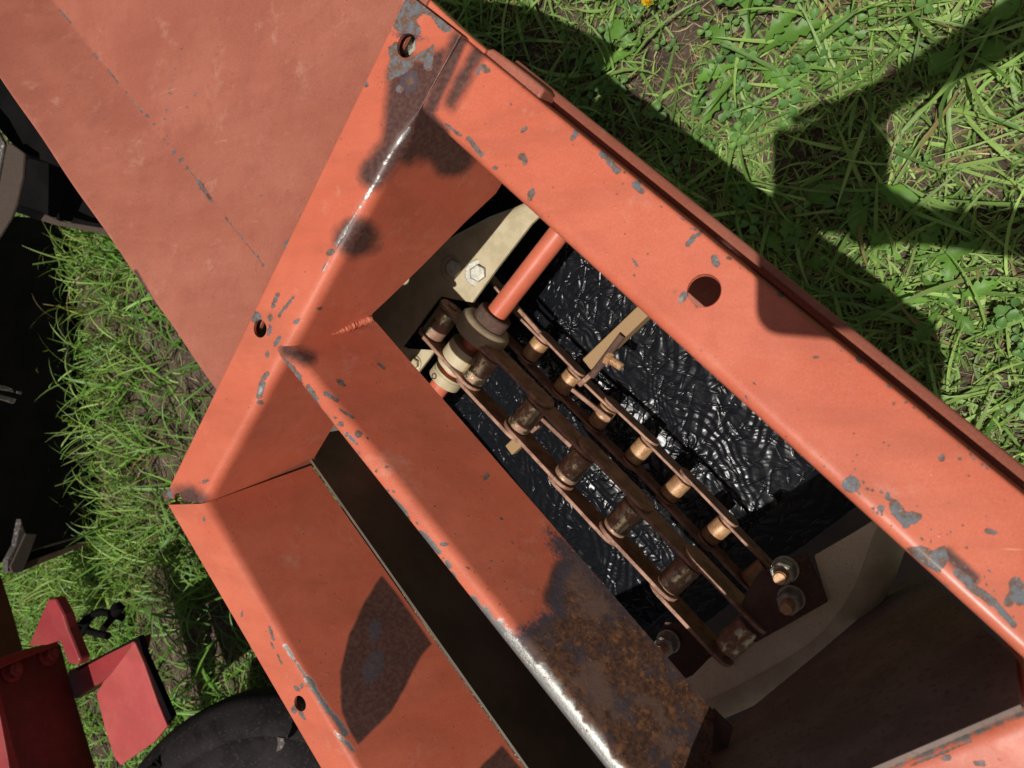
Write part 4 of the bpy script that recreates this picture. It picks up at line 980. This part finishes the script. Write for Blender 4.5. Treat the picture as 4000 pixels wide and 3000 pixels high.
for pts in ([(-20, 1500), (20, 1506), (50, 1518), (56, 1532), (-20, 1516)], [(68, 1527), (88, 1530), (84, 1540), (66, 1536)], [(-20, 1536), (66, 1558), (56, 1576), (-20, 1552)]):
    vslab(box, 'sun_patch', g0+gn*.05, gn, pts, .01, M['greyplate'], .001)  # thin slabs standing in for patches of light on the black wall

imp = empty('red_implement', at((250, 2800), 0), 'crimson painted implement frame with bolted tube and side plate at the lower left corner', 'implement')
q0, q1 = at((242, 2522), .30), at((378, 3005), .30); qd = unit(q1-q0); qn = unit(np.cross(UP, qd))
if np.dot(qn, CAM-q0) < 0: qn = -qn
qn = unit(qn-UP*.30)
vslab(imp, 'main_tube', q0, qn, [(238, 2512), (285, 2690), (378, 3005), (430, 3200), (60, 3200), (62, 2990), (0, 2770), (-60, 2700), (-60, 2600)], .06, M['crimsonshade'], .004)
vslab(imp, 'top_rib', q0+qn*.012, qn, [(-60, 2640), (0, 2690), (40, 2860), (84, 3020), (100, 3100), (50, 3100), (30, 2960), (0, 2800), (-60, 2700)], .03, M['crimson'])
vslab(imp, 'end_flange', q0+qn*.02, qn, [(-40, 2600), (0, 2570), (85, 2538), (222, 2505), (238, 2520), (120, 2562), (0, 2612), (-40, 2630)], .05, M['crimson'])
vslab(imp, 'rear_beam', q0-qn*.25, qn, [(-80, 2060), (0, 2232), (40, 2350), (92, 2532), (100, 2600), (-80, 2640)], .06, M['crimsonshade'], .004)
slab(imp, 'wedge_bracket', [(112, 2524), (162, 2400), (188, 2342), (212, 2340), (226, 2372), (205, 2420), (240, 2500), (180, 2520)], .40, .02, M['crimson'])
slab(imp, 'wedge_bracket', [(188, 2342), (212, 2338), (246, 2402), (262, 2455), (312, 2578), (302, 2602), (264, 2590), (205, 2430), (178, 2372)], .43, .02, M['crimson'], .004)
slab(imp, 'cross_tube', [(262, 2622), (300, 2605), (522, 2500), (512, 2560), (400, 2662), (292, 2735), (270, 2690)], .29, .04, M['crimson'], .004)
slab(imp, 'side_plate', [(524, 2508), (440, 2622), (404, 2660), (375, 2712), (410, 2850), (446, 2960), (470, 2990), (600, 2900), (652, 2838), (612, 2740), (560, 2590)], .296, .008, M['crimsonlit'])
slab(imp, 'rubber_edge', [(296, 2612), (538, 2486), (560, 2560), (668, 2806), (640, 2840), (560, 2600), (522, 2506), (300, 2626)], .290, .014, M['black'])
for p in ((42, 2622), (186, 2560)):
    P = hit(p, q0+qn*.001, qn)
    bl = MB().lathe(P, qn, [(-.002, .021), (.003, .021), (.004, .018)], 24).build('washer', M['crimson'], imp)
    MB().lathe(P+qn*.003, qn, [(0, .014), (.012, .014), (.014, .012)], 6).build('nut', M['crimson'], bl, smooth=False)
    MB().lathe(P+qn*.014, qn, [(0, .007), (.006, .007), (.007, .005)], 14).build('stud', M['crimson'], bl)
# shackle on a short chain
shk = empty('shackle', at((400, 2430), .33), 'black U shackle with a thick pin dangling on a short chain above the lawn', 'shackle')
def T3(pts, z): return [at(p, z) for p in pts]
MB().tube(T3([(478, 2412), (440, 2398), (398, 2391), (368, 2398), (345, 2420), (333, 2448), (345, 2464), (380, 2474), (422, 2484)], .33), .0068, 12).build('bow', M['black'], shk)
MB().tube(T3([(458, 2372), (452, 2392), (430, 2424), (404, 2456)], .345), [.009, .008, .006, .006], 12).build('pin', M['black'], shk)
MB().tube(T3([(452, 2362), (460, 2376), (455, 2390)], .347), [.009, .013, .009], 12).build('pin_head', M['black'], shk)
def linkring(c, d, z, r=.022):
    a = np.linspace(0, 2*math.pi, 19); C0 = at(c, z); u = unit(at((c[0]+d[0]*10, c[1]+d[1]*10), z)-C0); v = unit(np.cross(UP, u)+UP*.6)
    return [C0+u*r*math.cos(q)*1.25+v*r*.62*math.sin(q) for q in a]
for c, d in (((322, 2450), (-.6, .8)), ((303, 2468), (-.9, .4)), ((281, 2478), (-.8, .5))):
    MB().tube(linkring(c, d, .33), .005, 8).build('chain_link', M['black'], shk)
# tyre
ty = empty('tyre', at((980, 3330), .22), 'dark dusty tyre with raised lettering in the shade at the bottom edge', 'tyre')
tc_ = at((1060, 3415), .26); ta = unit(lerp(unit(CAM-tc_), UP, .45))
prof = [(-.085, .20), (-.10, .25), (-.098, .31), (-.080, .345), (-.05, .362), (.0, .368), (.05, .362), (.080, .345), (.084, .335), (.090, .325), (.099, .305), (.101, .28), (.094, .275), (.098, .262), (.095, .24), (.080, .205), (.05, .19)]
prof = [(a*.8, b*.84) for a, b in prof]
MB().lathe(tc_, ta, prof, 120).build('casing', M['rubber'], ty, angle=60)
MB().lathe(tc_+ta*.02, ta, [(0, .16), (.01, .155), (.02, .10), (.05, .06), (.06, .02)], 60).build('rim', M['brown'], ty)
e1 = unit(np.cross(ta, UP)); e2 = np.cross(ta, e1)
Pl = hit((500, 2930), tc_+ta*.085, ta); rd = Pl-tc_; rd -= ta*np.dot(rd, ta); rd = unit(rd); tn = np.cross(ta, rd)
if px(Pl+tn*.02)[0] < px(Pl)[0]: tn = -tn
def glyph(c, strokes, name='letter'):
    mb = MB()
    for a, b in strokes:
        A2, B2 = c+tn*a[0]+rd*a[1], c+tn*b[0]+rd*b[1]; mb.box((A2+B2)/2, (B2-A2)/2, unit(np.cross(ta, B2-A2))*.0022, ta*.002)
    mb.build(name, M['black'], ty, smooth=False)
c = tc_+rd*.318*.84+ta*.094*.82
glyph(c-tn*.018, [((-.008, -.008), (-.008, .008)), ((-.008, .008), (.008, .008)), ((.008, .008), (.008, -.008)), ((.008, -.008), (-.008, -.008))])
glyph(c+tn*.010, [((-.008, -.009), (-.008, .009)), ((-.008, .009), (.008, -.009)), ((.008, -.009), (.008, .009))])
# pale flake on the tyre
P_ = at((1090, 2905), .262); mb = MB(); mb.prism([at(p, .268) for p in [(1082, 2880), (1108, 2884), (1112, 2902), (1098, 2928), (1080, 2936), (1086, 2905)]], -UP*.004)
o = mb.build('leaf_flake', M['greyplate'], None, smooth=False); setp(o, 'small pale dry flake lying on the dark tyre beside the left rail', 'dry flake')
